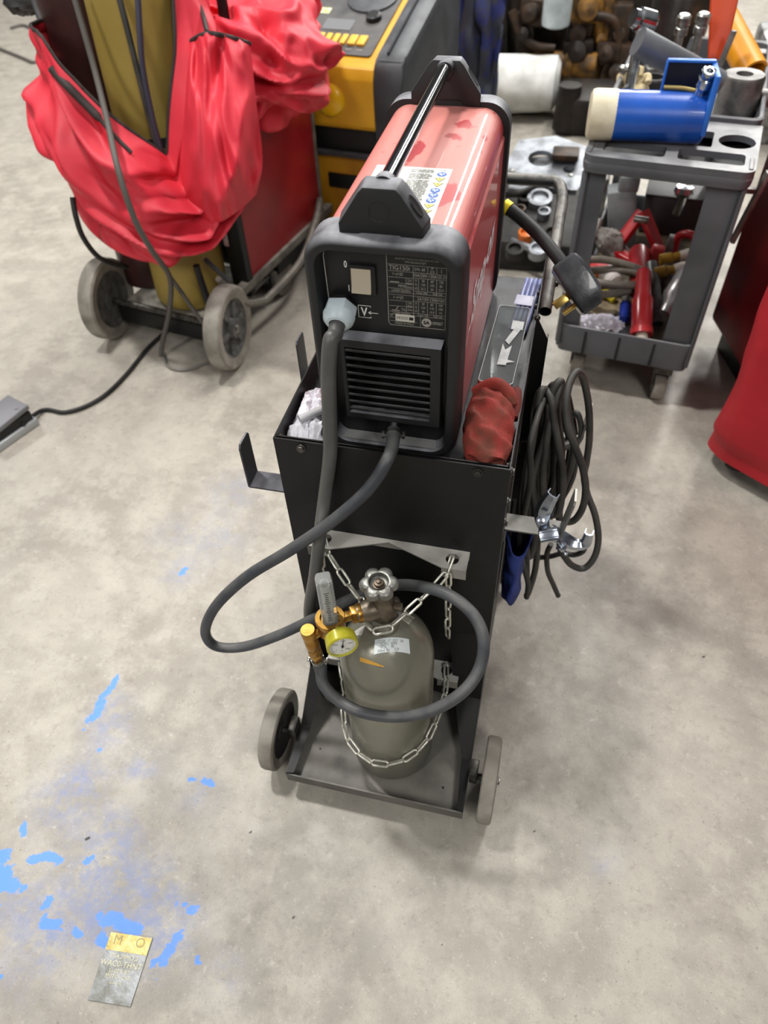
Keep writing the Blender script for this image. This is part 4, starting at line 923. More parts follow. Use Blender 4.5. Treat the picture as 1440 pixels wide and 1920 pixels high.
# zip running down the left front
from mathutils.bvhtree import BVHTree
_cv = [Vector(cover(i/NU, j_/(NV-1))) for i in range(NU) for j_ in range(NV)]
_bv = BVHTree.FromPolygons(_cv, [(i*NV+j_, ((i+1) % NU)*NV+j_, ((i+1) % NU)*NV+j_+1, i*NV+j_+1) for i in range(NU) for j_ in range(NV-1)])
zpth = []
for x, y in ((96, 128), (112, 146), (130, 165), (148, 183), (166, 201), (184, 220), (200, 238), (216, 256), (232, 272), (246, 286)):
    d_ = _ray(x, y).normalized(); h_ = _bv.ray_cast(CAM, d_)
    if h_[0] is not None: zpth.append(h_[0]-d_*.006)
b = MB(); b.tube(zpth, lambda t: .0100 if t < .58 else .0050, 6, 3); b.build('zip', [TRIM], cov, 60)
# upper sleeve of the cover flopped over the red machine
def sleeve(cen, rad, seed, amp, name, nu=200, nv=120, rot=0, parent=cov):
    cen = Vector(cen); Rz = Matrix.Rotation(rot, 3, 'Z')
    def f(u, v):
        th = math.pi*(.02+.96*v); a = 2*math.pi*u; d = Vector((math.sin(th)*math.cos(a), math.sin(th)*math.sin(a), -math.cos(th)))
        q = d*1.0+Vector((seed, seed*2, seed*.3)); w = Vector((noise.noise(q*1.6), noise.noise(q*1.6+Vector((9, 0, 0))), noise.noise(q*1.6+Vector((0, 7, 0)))))
        e_ = d.x*.5+d.y*.2+d.z*.9
        n1 = noise.noise(Vector((d.x*.9, d.y*.9, e_*2.3))+w*.45+Vector((seed, 0, 0))); n2 = noise.noise(Vector((d.x*1.6, d.y*1.6, e_*3.8))+w*.5+Vector((0, seed, 0))); n3 = noise.noise((d+w*.2)*4+Vector((0, seed, 4)))
        s = 1+amp*((ridge(n1)-.62)*1.1+(ridge(n2)-.62)*.7+(ridge(n3)-.6)*.16)
        sq = max(abs(d.x), abs(d.y), abs(d.z)); s *= (.82+.18*sq**-.6)
        return cen + Rz @ Vector((d.x*rad[0]*s, d.y*rad[1]*s, d.z*rad[2]*s))
    b = MB(); b.grid(f, nu, nv, True); return b.build(name, [REDC], parent, 60, recalc=False, relax=9)
sleeve(PX(492, 112, Y=1.44), (.21, .19, .150), 4.2, .30, 'sleeve', rot=-.25)
sleeve(PX(470, 10, Y=1.62), (.20, .18, .13), 8.1, .26, 'upper_sleeve', rot=-.2)
# flap joining the sleeve to the slumped part
T0 = [PX(348, 82, Y=1.20), PX(385, 62, Y=1.17), PX(425, 66, Y=1.17), PX(468, 80, Y=1.21)]; T1 = [PX(344, 190, Y=1.10), PX(385, 185, Y=1.04), PX(425, 180, Y=1.05), PX(480, 190, Y=1.15)]; T2 = [PX(330, 320, Y=1.06), PX(385, 335, Y=.985), PX(440, 330, Y=.99), PX(492, 300, Y=1.14)]
T3 = [PX(345, 400, Y=1.05), PX(395, 420, Y=.985), PX(440, 400, Y=1.01), PX(480, 365, Y=1.12)]
def flap(u, v):
    def row(r_):
        P = spline(r_, 8); k = u*(len(P)-1); i = min(int(k), len(P)-2); return P[i].lerp(P[i+1], k-i)
    rows = [row(T0), row(T1), row(T2), row(T3)]; P = spline(rows, 8); k = v*(len(P)-1); i = min(int(k), len(P)-2); p = P[i].lerp(P[i+1], k-i)
    n1 = noise.noise(Vector((u*3+1.4*v, v*2.0, 2.2))); n2 = noise.noise(Vector((u*6-2*v, v*3, 5.2)))
    d = (CAM-p).normalized(); e = min(1, 8*min(u, 1-u)+.1)
    return p + d*((ridge(n1)-.5)*.050*e+(ridge(n2)-.5)*.022*e-.02*(1-e)-.03*max(0, v-.8)*5)
b = MB(); b.grid(flap, 80, 110); b.build('flap', [REDC], cov, 60, recalc=False, solid=.003, relax=5)
b = MB(); b.tube([flap(k/10, .01) for k in range(11)], .006, 6, 3); b.build('flap_trim', [TRIM], cov, 60)
b = MB(); b.tube([PX(365, -4, Y=1.27), PX(378, 20, Y=1.24), PX(388, 60, Y=1.17)], .006, 6, 6); b.build('flap_zip', [TRIM], cov, 60)
# red welding machine standing behind the bottles
MA = math.atan2(1.586-1.205, .660*-1+.734); MO = (-.735, 1.215); MT = LT(MO, MA-math.pi/2)     # local y runs back along the red side
REDP = M('red_panel_paint', (150, 24, 32), .38, 0, (128, 14, 22), 3, .05, 200, dust_lit=(170, 60, 64), dust_lit_amt=.4)
mac = thing('wheeled_welding_machine', 'tall red-sided welding machine under the cover, behind the bottle trolley', 'welder', (-.83, 1.4, 0))
b = MB(); b.prism([(0, .17), (.47, .17), (.47, .80), (0, .80)], YZ(-.02), .012, .002); b.build('side_cover', [REDP], mac, T=MT)
b = MB(); b.prism([(.15, .17), (.47, .17), (.47, .80), (.15, .80)], YZ(-.335), .31, .006); b.build('case', [M('dark_case', (26, 26, 27), .5)], mac, T=MT)
b = MB(); b.box((-.030, -.012, .45), (.06, .030, .66), .004); b.build('corner_post', [BLK], mac, T=MT)
b = MB(); b.box((-.020, .478, .48), (.03, .018, .64), .003); b.build('front_post', [DUSTGREY], mac, T=MT)
b = MB(); b.box((-.012, .23, .158), (.03, .62, .028), .003); b.build('frame_rail', [DUSTGREY], mac, T=MT)
b = MB(); b.box((-.16, .34, .12), (.30, .36, .05), .004); b.build('undercarriage', [BLK], mac, T=MT)
b = MB(); b.box((-.028, -.028, .395), (.030, .002, .055)); b.box((-.050, -.030, .33), (.016, .002, .09)); 
lbl = b.build('case_label', [M('worn_label', (196, 186, 184), .5, 0, (170, 120, 118), 40)], mac, T=MT)
b = MB(); b.lathe([(.02, -.02), (.058, -.022), (.062, -.01), (.062, .01), (.058, .022), (.02, .02)], MT @ frame((.03, .48, .062), (1, 0, .0)), 28); b.lathe([(0, -.024), (.02, -.024), (.02, .024), (0, .024)], MT @ frame((.03, .48, .062), (1, 0, 0)), 16, False, False); b.build('caster', [DUSTGREY], mac)
b = MB(); b.lathe([(.02, -.02), (.058, -.022), (.062, -.01), (.062, .01), (.058, .022), (.02, .02)], MT @ frame((-.30, .48, .062), (1, 0, .0)), 28); b.build('caster', [DUSTGREY], mac)
b = MB(); b.lathe([(.02, -.02), (.058, -.022), (.062, -.01), (.062, .01), (.058, .022), (.02, .02)], MT @ frame((-.04, .20, .062), (1, 0, .0)), 28); b.build('caster', [DUSTGREY], mac)
b = MB(); b.tube([(.03, .0, .10), (.05, .2, .13), (.03, .36, .19), (.0, .46, .22)], .012, 8, 6); b.tube([(.03, .0, .10), (.02, -.1, .15), (.0, -.16, .26)], .012, 8, 6); b.build('tow_bar', [DUSTGREY], mac, T=MT)
# leads hanging on the bottles
def lead(label, pts, r=.0075, mat=None, name='hanging_lead', group=None, cat='cable'):
    P = [Vector(p) for p in pts]; b = MB(); b.tube(P, r, 9, 8); o = b.build(name, [mat or CAB], None, 60); return tag(o, label, cat, group)
lead('grey lead hanging down over the front of the red cover to the floor', [PX(138, -10, Y=1.08), PX(158, 60, Y=1.06), PX(180, 140, Y=1.03), PX(203, 235, Y=.955), PX(222, 320, Y=.865), PX(252, 410, Y=.84), PX(285, 470, Y=.86), PX(318, 520, Y=.96), PX(318, 580, Y=1.00), PX(305, 640, Y=1.0), PX(302, 668, Z=.009)], .0075, M('grey_lead', (88, 84, 79), .6))
lead('dark lead running down the yellow bottle, left of a twin', [PX(222, -10, Y=1.10), PX(240, 60, Y=1.085), PX(262, 150, Y=1.07), PX(282, 230, Y=1.066), PX(300, 296, Y=1.066), PX(306, 330, Y=1.066)], .007)
lead('dark lead running down the yellow bottle, right of a twin', [PX(258, -10, Y=1.11), PX(262, 60, Y=1.09), PX(268, 130, Y=1.075), PX(288, 230, Y=1.064), PX(306, 296, Y=1.064), PX(312, 330, Y=1.064)], .007, M('navy_lead', (58, 58, 74), .6))
lead('black lead sagging out below the left of the red cover', [PX(136, 370, Y=1.0), PX(142, 405, Y=.98), PX(156, 445, Y=.98), PX(185, 482, Y=1.0), PX(220, 497, Y=1.06), PX(238, 500, Y=1.12)], .0075, RUB)
lead('grey lead crossing the foot of the yellow bottle to the trolley base', [PX(318, 518, Y=1.02), PX(340, 548, Y=1.02), PX(362, 580, Y=1.02), PX(384, 610, Y=1.01)], .0065, M('grey_lead', (88, 84, 79), .6))
lead('black strap hanging across the right of the yellow bottle foot', [PX(368, 498, Y=1.05), PX(378, 530, Y=1.055), PX(390, 565, Y=1.055), PX(402, 598, Y=1.05)], .010, RUB, 'hanging_strap', cat='strap')
lead('black lead from under the red cover to the right trolley wheel', [PX(384, 486, Y=1.06), PX(405, 505, Y=1.05), PX(430, 528, Y=1.05)], .0075, RUB)
lead('thin grey wire lying in a loop under the trolley', [PX(308, 662, Z=.005), PX(312, 684, Z=.005), PX(335, 694, Z=.005), PX(365, 690, Z=.005), PX(392, 680, Z=.005), PX(420, 686, Z=.005)], .004, M('grey_wire', (120, 116, 110), .6))
hl_ = thing('hanging_lead', 'black lead with a dark bundle hanging left of the maroon bottle', 'cable', tuple(PX(58, -10, Y=1.35)))
b = MB(); b.tube([PX(50, -30, Y=1.36), PX(58, -10, Y=1.35), PX(68, 20, Y=1.33), PX(80, 50, Y=1.30), PX(84, 75, Y=1.26)], .007, 9, 8); b.build('lead', [RUB], hl_, 60)
b = MB(); lump(b, PX(42, 0, Y=1.37), .05, (1.1, .8, .7), None, 5, .3, 2.4); b.build('bundle', [RUB], hl_, 60)
# foot pedal and its lead on the floor
fp_ = thing('foot_pedal', 'grey and black foot pedal on the floor at the left edge', 'foot pedal', (-1.27, .57, 0)); FT = LT((-1.275, .575), -.35)
b = MB(); b.box((0, 0, .012), (.10, .15, .024), .004); b.build('base', [M('pale_grey_metal', (176, 180, 182), .4, .3)], fp_, T=FT)
b = MB(); b.box((0, .004, .038), (.086, .13, .028), .003); b.build('body', [FACEBLK], fp_, T=FT)
b = MB(); b.box((0, .004, .060), (.090, .136, .016), .004, Matrix.Rotation(R(5), 3, 'X')); b.cyl((.026, .045, .067), (.026, .045, .073), .006, seg=12); b.build('treadle', [M('grey_pedal', (120, 120, 124), .5)], fp_, T=FT)
lead('black lead from the foot pedal curving across the floor under the trolley', [FT @ Vector((.045, .03, .03)), PX(80, 769, Z=.007), PX(120, 773, Z=.007), PX(160, 762, Z=.007), PX(200, 738, Z=.007), PX(240, 698, Z=.007), PX(275, 655, Z=.007), PX(310, 622, Z=.007)], .0062, RUB, 'pedal_lead')
lead('black lead lying on the far floor at the upper left', [PX(-20, 84, Z=.007), PX(5, 94, Z=.007), PX(40, 108, Z=.007), PX(62, 117, Z=.007), PX(75, 112, Z=.007)], .010, M('grey_lead', (88, 84, 79), .6), 'floor_lead')
lead('grey lead lying crosswise on the floor left of the maroon bottle', [PX(20, 53, Z=.007), PX(45, 48, Z=.007), PX(70, 60, Z=.007), PX(95, 66, Z=.007), PX(120, 60, Z=.007)], .010, M('grey_lead', (88, 84, 79), .6), 'floor_lead')
# worn metal nameplate on the floor
np_c = [PX(209, 1747, Z=0), PX(287, 1759, Z=0), PX(245, 1888, Z=0), PX(165, 1875, Z=0)]
npl = thing('metal_nameplate', 'worn metal nameplate lying on the floor among blue paint flecks', 'nameplate', tuple((np_c[0]+np_c[2])/2))
b = MB(); b.loft([[p+Z3*.0006 for p in np_c], [p+Z3*.0022 for p in np_c]]); b.build('plate', [M('worn_grey_plate', (122, 122, 116), .4, .4, (156, 158, 160), 30, .2, 120)], npl)
def npq(u, v, h=.0026): return (np_c[0]*(1-u)+np_c[1]*u)*(1-v)+(np_c[3]*(1-u)+np_c[2]*u)*v+Z3*h
b = MB(); b.grid(lambda u, v: npq(.01+.98*u, .01+.26*v), 4, 3); b.build('brass_band', [M('worn_brass_band', (206, 190, 128), .4, .4, (178, 158, 92), 50, .2, 150)], npl, 0, recalc=False)
def nptext(b, s, v, size, mir=False, u0=.5):
    ex_ = (np_c[1]-np_c[0]).normalized(); ey_ = (np_c[0]-np_c[3]).normalized(); o_ = npq(u0, v, .0029)
    T = Matrix(((ex_.x*(-1 if mir else 1), ey_.x, 0, o_.x), (ex_.y*(-1 if mir else 1), ey_.y, 0, o_.y), (0, 0, 1, o_.z), (0, 0, 0, 1))); b.text(s, size, T)
b = MB(); nptext(b, 'COMPLATE', .345, .0095, True); nptext(b, 'WAC0-THNT', .455, .0118, False, .49); nptext(b, 'Ju-02X 87', .555, .0085, False); nptext(b, 'NO.-OTEM', .635, .0085, True); nptext(b, 'u.a.o.c', .71, .008); b.m(1); nptext(b, 'O    M', .11, .02, True)
b.build('worn_lettering', [M('cream_print', (222, 217, 188), .5), M('tan_print', (168, 152, 100), .5)], npl, 0, recalc=False)  # band letters are a darker tan than the brass
# ------------------------------------------------------------------ yellow machine
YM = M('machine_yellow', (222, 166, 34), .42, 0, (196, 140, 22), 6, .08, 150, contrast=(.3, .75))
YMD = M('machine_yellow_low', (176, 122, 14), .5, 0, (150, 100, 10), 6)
CHAR = M('charcoal_panel', (78, 78, 80), .5, 0, (62, 62, 64), 8, .05, 200, dust_lit=(106, 104, 102), dust_lit_amt=.6)
GSH = M('grey_shell', (62, 64, 68), .45, 0, (50, 52, 55), 8, .05, 200, dust_lit=(104, 106, 110), dust_lit_amt=.6)
YO = PX(600, 240, Y=1.76); YA = -.14; YT = LT((-.655, 1.765), YA)          # local x along the front, y going back
ym = thing('yellow_machine', 'yellow and charcoal shop machine with button panel behind the red cover', 'machine', (-.60, 2.0, 0))
X0, X1, ZL, ZF, ZB_ = -.42, .205, .07, .605, .76
sp_ = [(0, ZL), (0, .405), (-.015, .42), (-.020, .575), (-.006, .607), (.02, .613), (.52, ZB_), (.54, ZB_-.02), (.54, ZL)]
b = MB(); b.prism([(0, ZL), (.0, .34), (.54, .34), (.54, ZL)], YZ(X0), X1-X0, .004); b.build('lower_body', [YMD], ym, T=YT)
b = MB(); b.prism([(-.006, .425), (-.018, .44), (-.020, .575), (-.008, .606), (.02, .613), (.52, ZB_), (.54, ZB_-.02), (.54, .425)], YZ(X0), X1-X0, .004); b.build('upper_body', [YM], ym, T=YT)
b = MB(); b.box(((X0+X1)/2, .27, .382), (X1-X0-.01, .53, .09), .003); b.build('air_gap', [FACEBLK], ym, T=YT)
b = MB(); b.box(((X0+X1)/2, .262, .343), (X1-X0+.01, .56, .012), .002); b.build('ledge', [GSH], ym, T=YT)
slope = math.atan2(ZB_-.613, .50); PT_ = Matrix.Translation((0, .025, .616)) @ Matrix.Rotation(slope, 4, 'X')
b = MB(); b.prism(rr(X1-X0-.055, .43, .012, 4, (X0+X1)/2-.004, .235), PT_, .004); pan = b.build('button_panel', [CHAR], ym, T=YT)
for k, (x, w) in enumerate(((.018, .032), (.052, .018), (.079, .018), (.106, .018), (.137, .026), (.169, .026))):
    b = MB(); b.box(PT_ @ Vector((x-.045, .085, .008)), (w, .046, .010), .002, PT_.to_3x3()); b.build('push_button', [M('amber_button', (232, 184, 74), .45)], pan, T=YT)
b = MB(); b.lathe([(.026, .004), (.024, .018), (.018, .022), (0, .022)], PT_ @ Matrix.Translation((.118, .205, 0)), 24, False, False); b.build('rotary_knob', [FACEBLK], pan, T=YT)
b = MB(); b.lathe([(.085, .003), (.085, .010), (.078, .012), (0, .012)], PT_ @ Matrix.Translation((.075, .315, 0)), 36, False, False); b.build('round_cover', [GSH], pan, T=YT)
b = MB(); b.prism(rr(.10, .055, .004, 2, .01, .165), PT_, .0055); b.build('display', [M('grey_display', (122, 124, 126), .35)], pan, T=YT)
b = MB(); b.prism(rr(.06, .032, .003, 2, -.075, .232), PT_, .0052); b.build('panel_sticker', [M('pale_sticker', (206, 206, 200), .5, 0, (188, 196, 96), 60)], pan, T=YT)
b = MB()
for k in range(5): b.box(PT_ @ Vector((-.02+.037*k, .045, .0045)), (.022, .004, .001), 0, PT_.to_3x3())
b.build('button_legend', [GREYPR], pan, T=YT)
b = MB(); b.lathe([(.050, -.002), (.048, .006), (.040, .014), (.022, .020), (0, .021)], frame((.055, -.020, .515), (0, -1, .1)), 28, False, False); b.build('round_button', [M('bright_yellow', (240, 190, 20), .3, coat=.3)], ym, T=YT)
b = MB(); b.box((.07, -.002, .25), (.11, .006, .05), .002); b.build('vent_slot', [FACEBLK], ym, T=YT)
b = MB(); b.box((-.2, -.002, .25), (.11, .006, .05), .002); b.build('vent_slot', [FACEBLK], ym, T=YT)
b = MB(); b.prism([(.0, .075), (.0, .35), (-.02, .40), (-.026, .56), (-.006, .625), (.02, .640), (.53, ZB_+.03), (.57, ZB_), (.57, .075)], YZ(X1-.006), .105, .022); b.build('side_shell', [GSH], ym, T=YT)
b = MB(); b.prism([(.02, .648), (.53, ZB_+.038), (.53, ZB_+.02), (.02, .630)], YZ(X1+.035), .006); b.build('shell_seam', [FACEBLK], ym, T=YT)
for sx_ in (-.35, .20):
    for yy in (.08, .46):
        b = MB(); b.lathe([(.012, -.018), (.036, -.020), (.04, 0), (.036, .02), (.012, .018)], YT @ frame((sx_, yy, .04), (1, 0, 0)), 20); b.box(YT @ Vector((sx_, yy, .07)), (.04, .05, .02), .002); b.build('caster', [RUB], ym)
# jacket thrown over whatever stands right of the yellow machine
JKT = M('blue_grey_cloth', (64, 66, 78), .8, 0, (48, 54, 112), 9, .4, 200, contrast=(.45, .55))
jk = thing('work_jacket', 'dark grey and blue work jacket draped on a stand right of the yellow machine', 'jacket', (-.30, 2.45, 0))
def jf(u, v):
    c_ = PX(872, 60, Y=2.52); x = c_.x-.13+.27*u; n1 = noise.noise(Vector((u*5+v*1.3, v*2, 3))); n2 = noise.noise(Vector((u*9-v*2, v*4, 7)))
    return (x+.02*n2, 2.46+.10*(u-.5)+.06*(ridge(n1)-.5)+.02*n2-.20*(v-.5)*0, .22+.62*v-.06*abs(u-.45))
b = MB(); b.grid(jf, 50, 50); b.build('cloth', [JKT], jk, 50, recalc=False, solid=.012)
b = MB(); b.box((PX(872, 60, Y=2.52).x, 2.60, .40), (.20, .12, .80), .02); b.build('stand', [M('dark_stand', (40, 38, 38), .6)], jk)
o = MB().cyl(PX(848, 98, Y=2.40), PX(840, 62, Y=2.46), .022, .020, 16).build('red_baton', [M('dull_red', (168, 52, 58), .5)], None); tag(o, 'short dull red grip sticking up in front of the work jacket', 'baton')
# ------------------------------------------------------------------ engine and oddments on the far floor
OIL = M('oily_iron', (40, 32, 25), .5, .3, (24, 20, 17), 12, .5, 60)
OCH = M('ochre_paint', (138, 96, 30), .55, .05, (70, 50, 26), 14, .3, 60)
BRN = M('brown_iron', (66, 48, 33), .55, .2, (40, 30, 22), 16, .4, 60)
eng = thing('engine', 'dirty brown and yellow engine on the floor in the far background', 'engine', (.05, 3.5, 0))
def E_(x, y, Y): return PX(x, y, Y=Y)
b = MB(); b.box((.08, 3.86, .30), (1.05, .50, .60), .03); b.box((-.22, 3.62, .28), (.22, .2, .50), .03); b.box((.40, 3.62, .30), (.20, .2, .56), .03); b.box((.1, 3.66, .08), (.9, .3, .14), .02); b.build('block', [OIL], eng)
b = MB(); p0 = E_(975, 122, 3.42); p1 = E_(1118, 122, 3.40); d = p1-p0
b.lathe([(0, 0), (.050, 0), (.052, .09), (.062, .095), (.062, .13), (.058, .14), (.058, .22), (.066, .225), (.066, .255), (.056, .26), (.056, d.length), (.03, d.length+.01), (0, d.length+.01)], frame(p0, d), 24, False, False); b.build('starter_motor', [OCH], eng, 35)
rnd = random.Random(11)
for k, (x, y, w, h, m_) in enumerate(((1128, 70, 26, 90, OCH), (1085, 60, 40, 50, BRN), (1160, 60, 30, 50, BRN), (940, 60, 22, 110, OIL), (920, 90, 22, 60, BRN), (985, 60, 30, 40, OIL), (1100, 14, 50, 26, OCH), (1000, 20, 40, 24, BRN), (1150, 130, 36, 50, BRN), (960, 160, 60, 30, OIL), (1060, 170, 90, 30, OIL), (1140, 95, 36, 20, BRN), (1085, 92, 46, 18, OIL))):
    c = E_(x, y, 3.50-.006*k); s_ = (c-CAM).length/FPX; b = MB(); b.box(c, (w*s_, .09, h*s_*1.5), .012, Matrix.Rotation(rnd.uniform(-.2, .2), 3, 'Y')); b.lathe([(0, 0), (w*s_*.34, 0), (w*s_*.30, .05), (0, .06)], frame(c+Vector((0, -.04, 0)), (rnd.uniform(-.3, .3), -1, .3)), 14, False, False); b.build('bracket_casting', [m_], eng, 35)
for k, pts in enumerate(([(960, 20), (975, 60), (1000, 85), (1040, 92)], [(1090, 40), (1110, 30), (1150, 38), (1160, 70), (1150, 110)], [(930, 20), (915, 70), (905, 115)], [(1065, 40), (1070, 80), (1085, 110)], [(1120, 10), (1125, 60), (1130, 120)])):
    b = MB(); b.tube([E_(x, y, 3.40+.01*k) for x, y in pts], .020, 10, 6); b.build('pipe', [(BRN, BRN, OCH, OIL, OCH)[k]], eng, 60)
b = MB(); c = E_(1041, 48, 3.30); b.lathe([(0, -.005), (.045, -.005), (.062, .004), (.064, .02), (.064, .26), (.058, .29), (0, .29)], Matrix.Translation(c), 28, False, False); b.build('filter_canister', [M('pale_canister', (196, 208, 212), .35, 0, (170, 182, 186), 12)], eng, 35)
# white wrapped roll
WHT = M('white_wrap', (222, 222, 218), .7, 0, (196, 196, 192), 10, .3, 60)
rl_ = MB(); c = (PX(905, 238, Z=0)+PX(1052, 238, Z=0))/2
def rf(u, v):
    a = 2*math.pi*u; r = .135*(1+.05*noise.noise(Vector((math.cos(a)*2, math.sin(a)*2, v*5))))*(1 if .02 < v < .98 else .75)
    return (c.x-.10-.22+.46*v, c.y+.13+r*math.cos(a)+.05*v, max(.002, .13+r*math.sin(a)*(.95-.12*v)))
rl_.grid(rf, 40, 26, True); rl_.flat([rf(i/40, 0) for i in range(40)]); rl_.flat([rf(i/40, 1) for i in range(40)])
tag(rl_.build('wrapped_roll', [WHT], None, 40), 'bulky white wrapped roll lying on the floor before the engine', 'roll')
o = MB(); c = PX(1048, 175, Y=3.1); o.lathe([(0, 0), (.02, 0), (.02, .05), (.012, .06), (0, .06)], Matrix.Translation((c.x, c.y, c.z-.03)), 14, False, False); o.cyl((c.x, c.y, 0), (c.x, c.y, c.z), .008, seg=8); tag(o.build('shiny_fitting', [STEEL], None), 'small shiny fitting standing right of the white roll', 'fitting')
b = MB(); b.box((.20, 3.05, .08), (.26, .30, .16), .03); b.cyl((.12, 2.95, .02), (.12, 2.95, .20), .06, .05, 16); b.cyl((.26, 2.92, .02), (.26, 2.92, .14), .05, .05, 16); tag(b.build('dark_casting', [OIL], None), 'dark oily casting on the floor right of the white roll', 'casting')
# aluminium housing and other castings seen past the cart handle
ALU = M('dull_aluminium', (152, 156, 162), .4, .6, (112, 114, 118), 14, .3, 80)
IRON = M('dusty_iron', (44, 41, 38), .6, .4, (26, 25, 23), 16, .5, 70)
hs = thing('aluminium_housing', 'pale aluminium gearbox housing on the floor behind the cart handle', 'housing', (.07, 2.2, 0))
c = PX(1020, 330, Z=.10); b = MB()
b.plate([(-.17, -.13), (.13, -.15), (.19, -.02), (.15, .12), (.02, .18), (-.12, .14)], [circ(.05, 20, -.02, .03), circ(.022, 12, .09, -.03)], Matrix.Translation((c.x, c.y, .13)) @ Matrix.Rotation(.2, 4, 'X'), .02)
b.loft([[Vector((c.x+x*s_, c.y+y*s_, z)) for x, y in circ(.14, 20)] for s_, z in ((1.1, .0), (1.05, .06), (.95, .12))]); b.build('case', [ALU], hs, 30)
for (x, y) in ((-.12, -.09), (.10, -.10), (.12, .07), (-.08, .10)):
    bolt((c.x+x, c.y+y, .150), (0, 0, 1), .012, 'flange_bolt', STEEL, hs)
b = MB(); b.box((c.x+.07, c.y+.03, .175), (.10, .09, .025), .006); b.build('rusty_cover', [BRN], hs)
b = MB(); b.tube([PX(965, 330, Z=.12), PX(990, 290, Z=.14), PX(1020, 268, Z=.15), PX(1050, 275, Z=.15), PX(1075, 300, Z=.14)], .012, 8, 8); tag(b.build('curved_pipe', [M('grey_pipe_dull', (110, 108, 104), .5, .3)], None, 60), 'curved grey pipe arching over the aluminium housing', 'pipe')
b = MB(); b.tube([PX(955, 352, Z=.12), PX(985, 356, Z=.12), PX(1020, 350, Z=.12), PX(1055, 338, Z=.12)], .014, 8, 8); tag(b.build('bright_bar', [ALU], None, 60), 'bright metal bar lying below the aluminium housing', 'bar')
gb = thing('gear_casing', 'dark dirty gear casing on the floor seen through the cart handle', 'gear casing', (.10, 1.75, 0))
c = PX(1005, 420, Z=.06); b = MB(); b.box((c.x+.03, c.y-.04, .055), (.34, .40, .11), .02); b.build('casing', [IRON], gb)
for (x, y, r_, m_) in ((1012, 374, .045, ALU), (985, 372, .028, IRON), (1020, 400, .022, ALU), (975, 395, .02, BRN), (1008, 470, .03, ALU), (985, 440, .024, M('amber_lens', (206, 108, 36), .3)), (1035, 440, .03, IRON), (965, 470, .03, IRON)):
    p = PX(x, y, Z=.13); b = MB(); b.lathe([(r_, -.02), (r_, .012), (r_*.7, .014), (r_*.62, .002), (0, .001)], Matrix.Translation(p) @ Matrix.Rotation(R(15), 4, 'X'), 20, False, False); b.build('boss', [m_], gb, 35)
b = MB(); b.tube([PX(960, 452, Z=.10), PX(985, 462, Z=.11), PX(1010, 474, Z=.11), PX(1030, 480, Z=.10)], .012, 8, 6); b.build('pipe', [ALU], gb, 60)
b = MB(); b.tube([PX(950, 365, Z=.13), PX(975, 362, Z=.15), PX(1000, 352, Z=.15), PX(1040, 342, Z=.14)], .012, 8, 6); b.build('hose', [IRON], gb, 60)
for k, (x, y) in enumerate(((1075, 340), (1071, 356), (1067, 384))):
    p = PX(x, y, Z=.08); b = MB(); b.box(p, (.035, .05, .05), .008, Matrix.Rotation(.4*k, 3, 'Z')); b.cyl(p+Vector((0, 0, -.08)), p, .012, seg=10); tag(b.build('pale_block', [M('pale_block', (188, 182, 172), .6)], None), ('topmost', 'middle', 'lowest')[k]+' of three small pale blocks between cart handle and grey utility cart', 'block', 'pale blocks')
# far right corner pieces beyond the utility cart
b = MB(); b.box((1.10, 3.0, .35), (.5, .3, .12), .02); b.box((1.10, 3.05, .17), (.4, .25, .34), .01); 
for k in range(3): b.cyl((.95+.15*k, 2.9, .42), (.95+.15*k, 2.86, .47), .05, .04, 16)
tag(b.build('machined_block', [M('bright_block', (170, 170, 168), .4, .5, (70, 68, 66), 12, .3, 60)], None), 'bright machined block in the top right background', 'machine part')
# ------------------------------------------------------------------ red covered machines on the right
RC2 = M('red_heavy_cover', (176, 26, 38), .6, 0, (150, 16, 30), 5, .2, 500, contrast=(.35, .75))
rc_ = thing('red_covered_machine', 'machine under a red fabric cover at the right edge of the picture', 'covered machine', (.80, .95, 0))
A2 = math.atan2(.729-.809, .755-.626); RT2 = LT((.594, .805), A2)
def rcf(u, v):
    # rounded box outline walked by u, height by v
    o = rr(.62, .48, .07, 8, .31, .24); k = u*len(o); i = int(k) % len(o); t = k-int(k); p = Vector(o[i]).lerp(Vector(o[(i+1) % len(o)]), t); cc = Vector((.31, .24)); d = p-cc
    n1 = noise.noise(Vector((d.x*6+1, d.y*6, v*2.2))); n2 = noise.noise(Vector((d.x*12, d.y*12, v*5+3)))
    s = 1.02-.03*v+.035*(ridge(n1)-.5)+.02*(ridge(n2)-.5) + (.0 if v > .05 else -.03)
    if v > .93: s *= 1-1.2*(v-.93)/.07*.8
    z = .055+.86*min(v, .95)/.95+.012*n1
    q = cc+d*s
    return (q.x, q.y, z)
b = MB(); b.grid(rcf, 130, 46, True); b.build('cover', [RC2], rc_, 40, T=RT2)
b = MB(); b.box((.31, .24, .04), (.50, .38, .05), .01); b.build('base', [FACEBLK], rc_, T=RT2)
for x, y in ((.08, .07), (.54, .07), (.08, .41), (.54, .41)):
    b = MB(); b.lathe([(.01, -.016), (.028, -.018), (.03, 0), (.028, .018), (.01, .016)], frame((x, y, .030), (1, 0, 0)), 18); b.build('caster', [RUB], rc_, T=RT2)
DR = M('dark_red_panel', (116, 8, 18), .45, 0, (98, 4, 12), 5, .05, 200)
dc = thing('dark_red_cabinet', 'dark red cabinet between grey utility cart and the red covered machine', 'cabinet', (.9, 1.6, 0))
f0 = PX(1388, 692, Z=.09); f1 = PX(1325, 588, Z=.09); dv = (f1-f0).normalized(); DT = LT((f0.x, f0.y), math.atan2(dv.y, dv.x)-math.pi/2)
b = MB(); b.box((.20, .125, .40), (.40, .25, .62), .015); b.build('body', [DR], dc, T=DT)
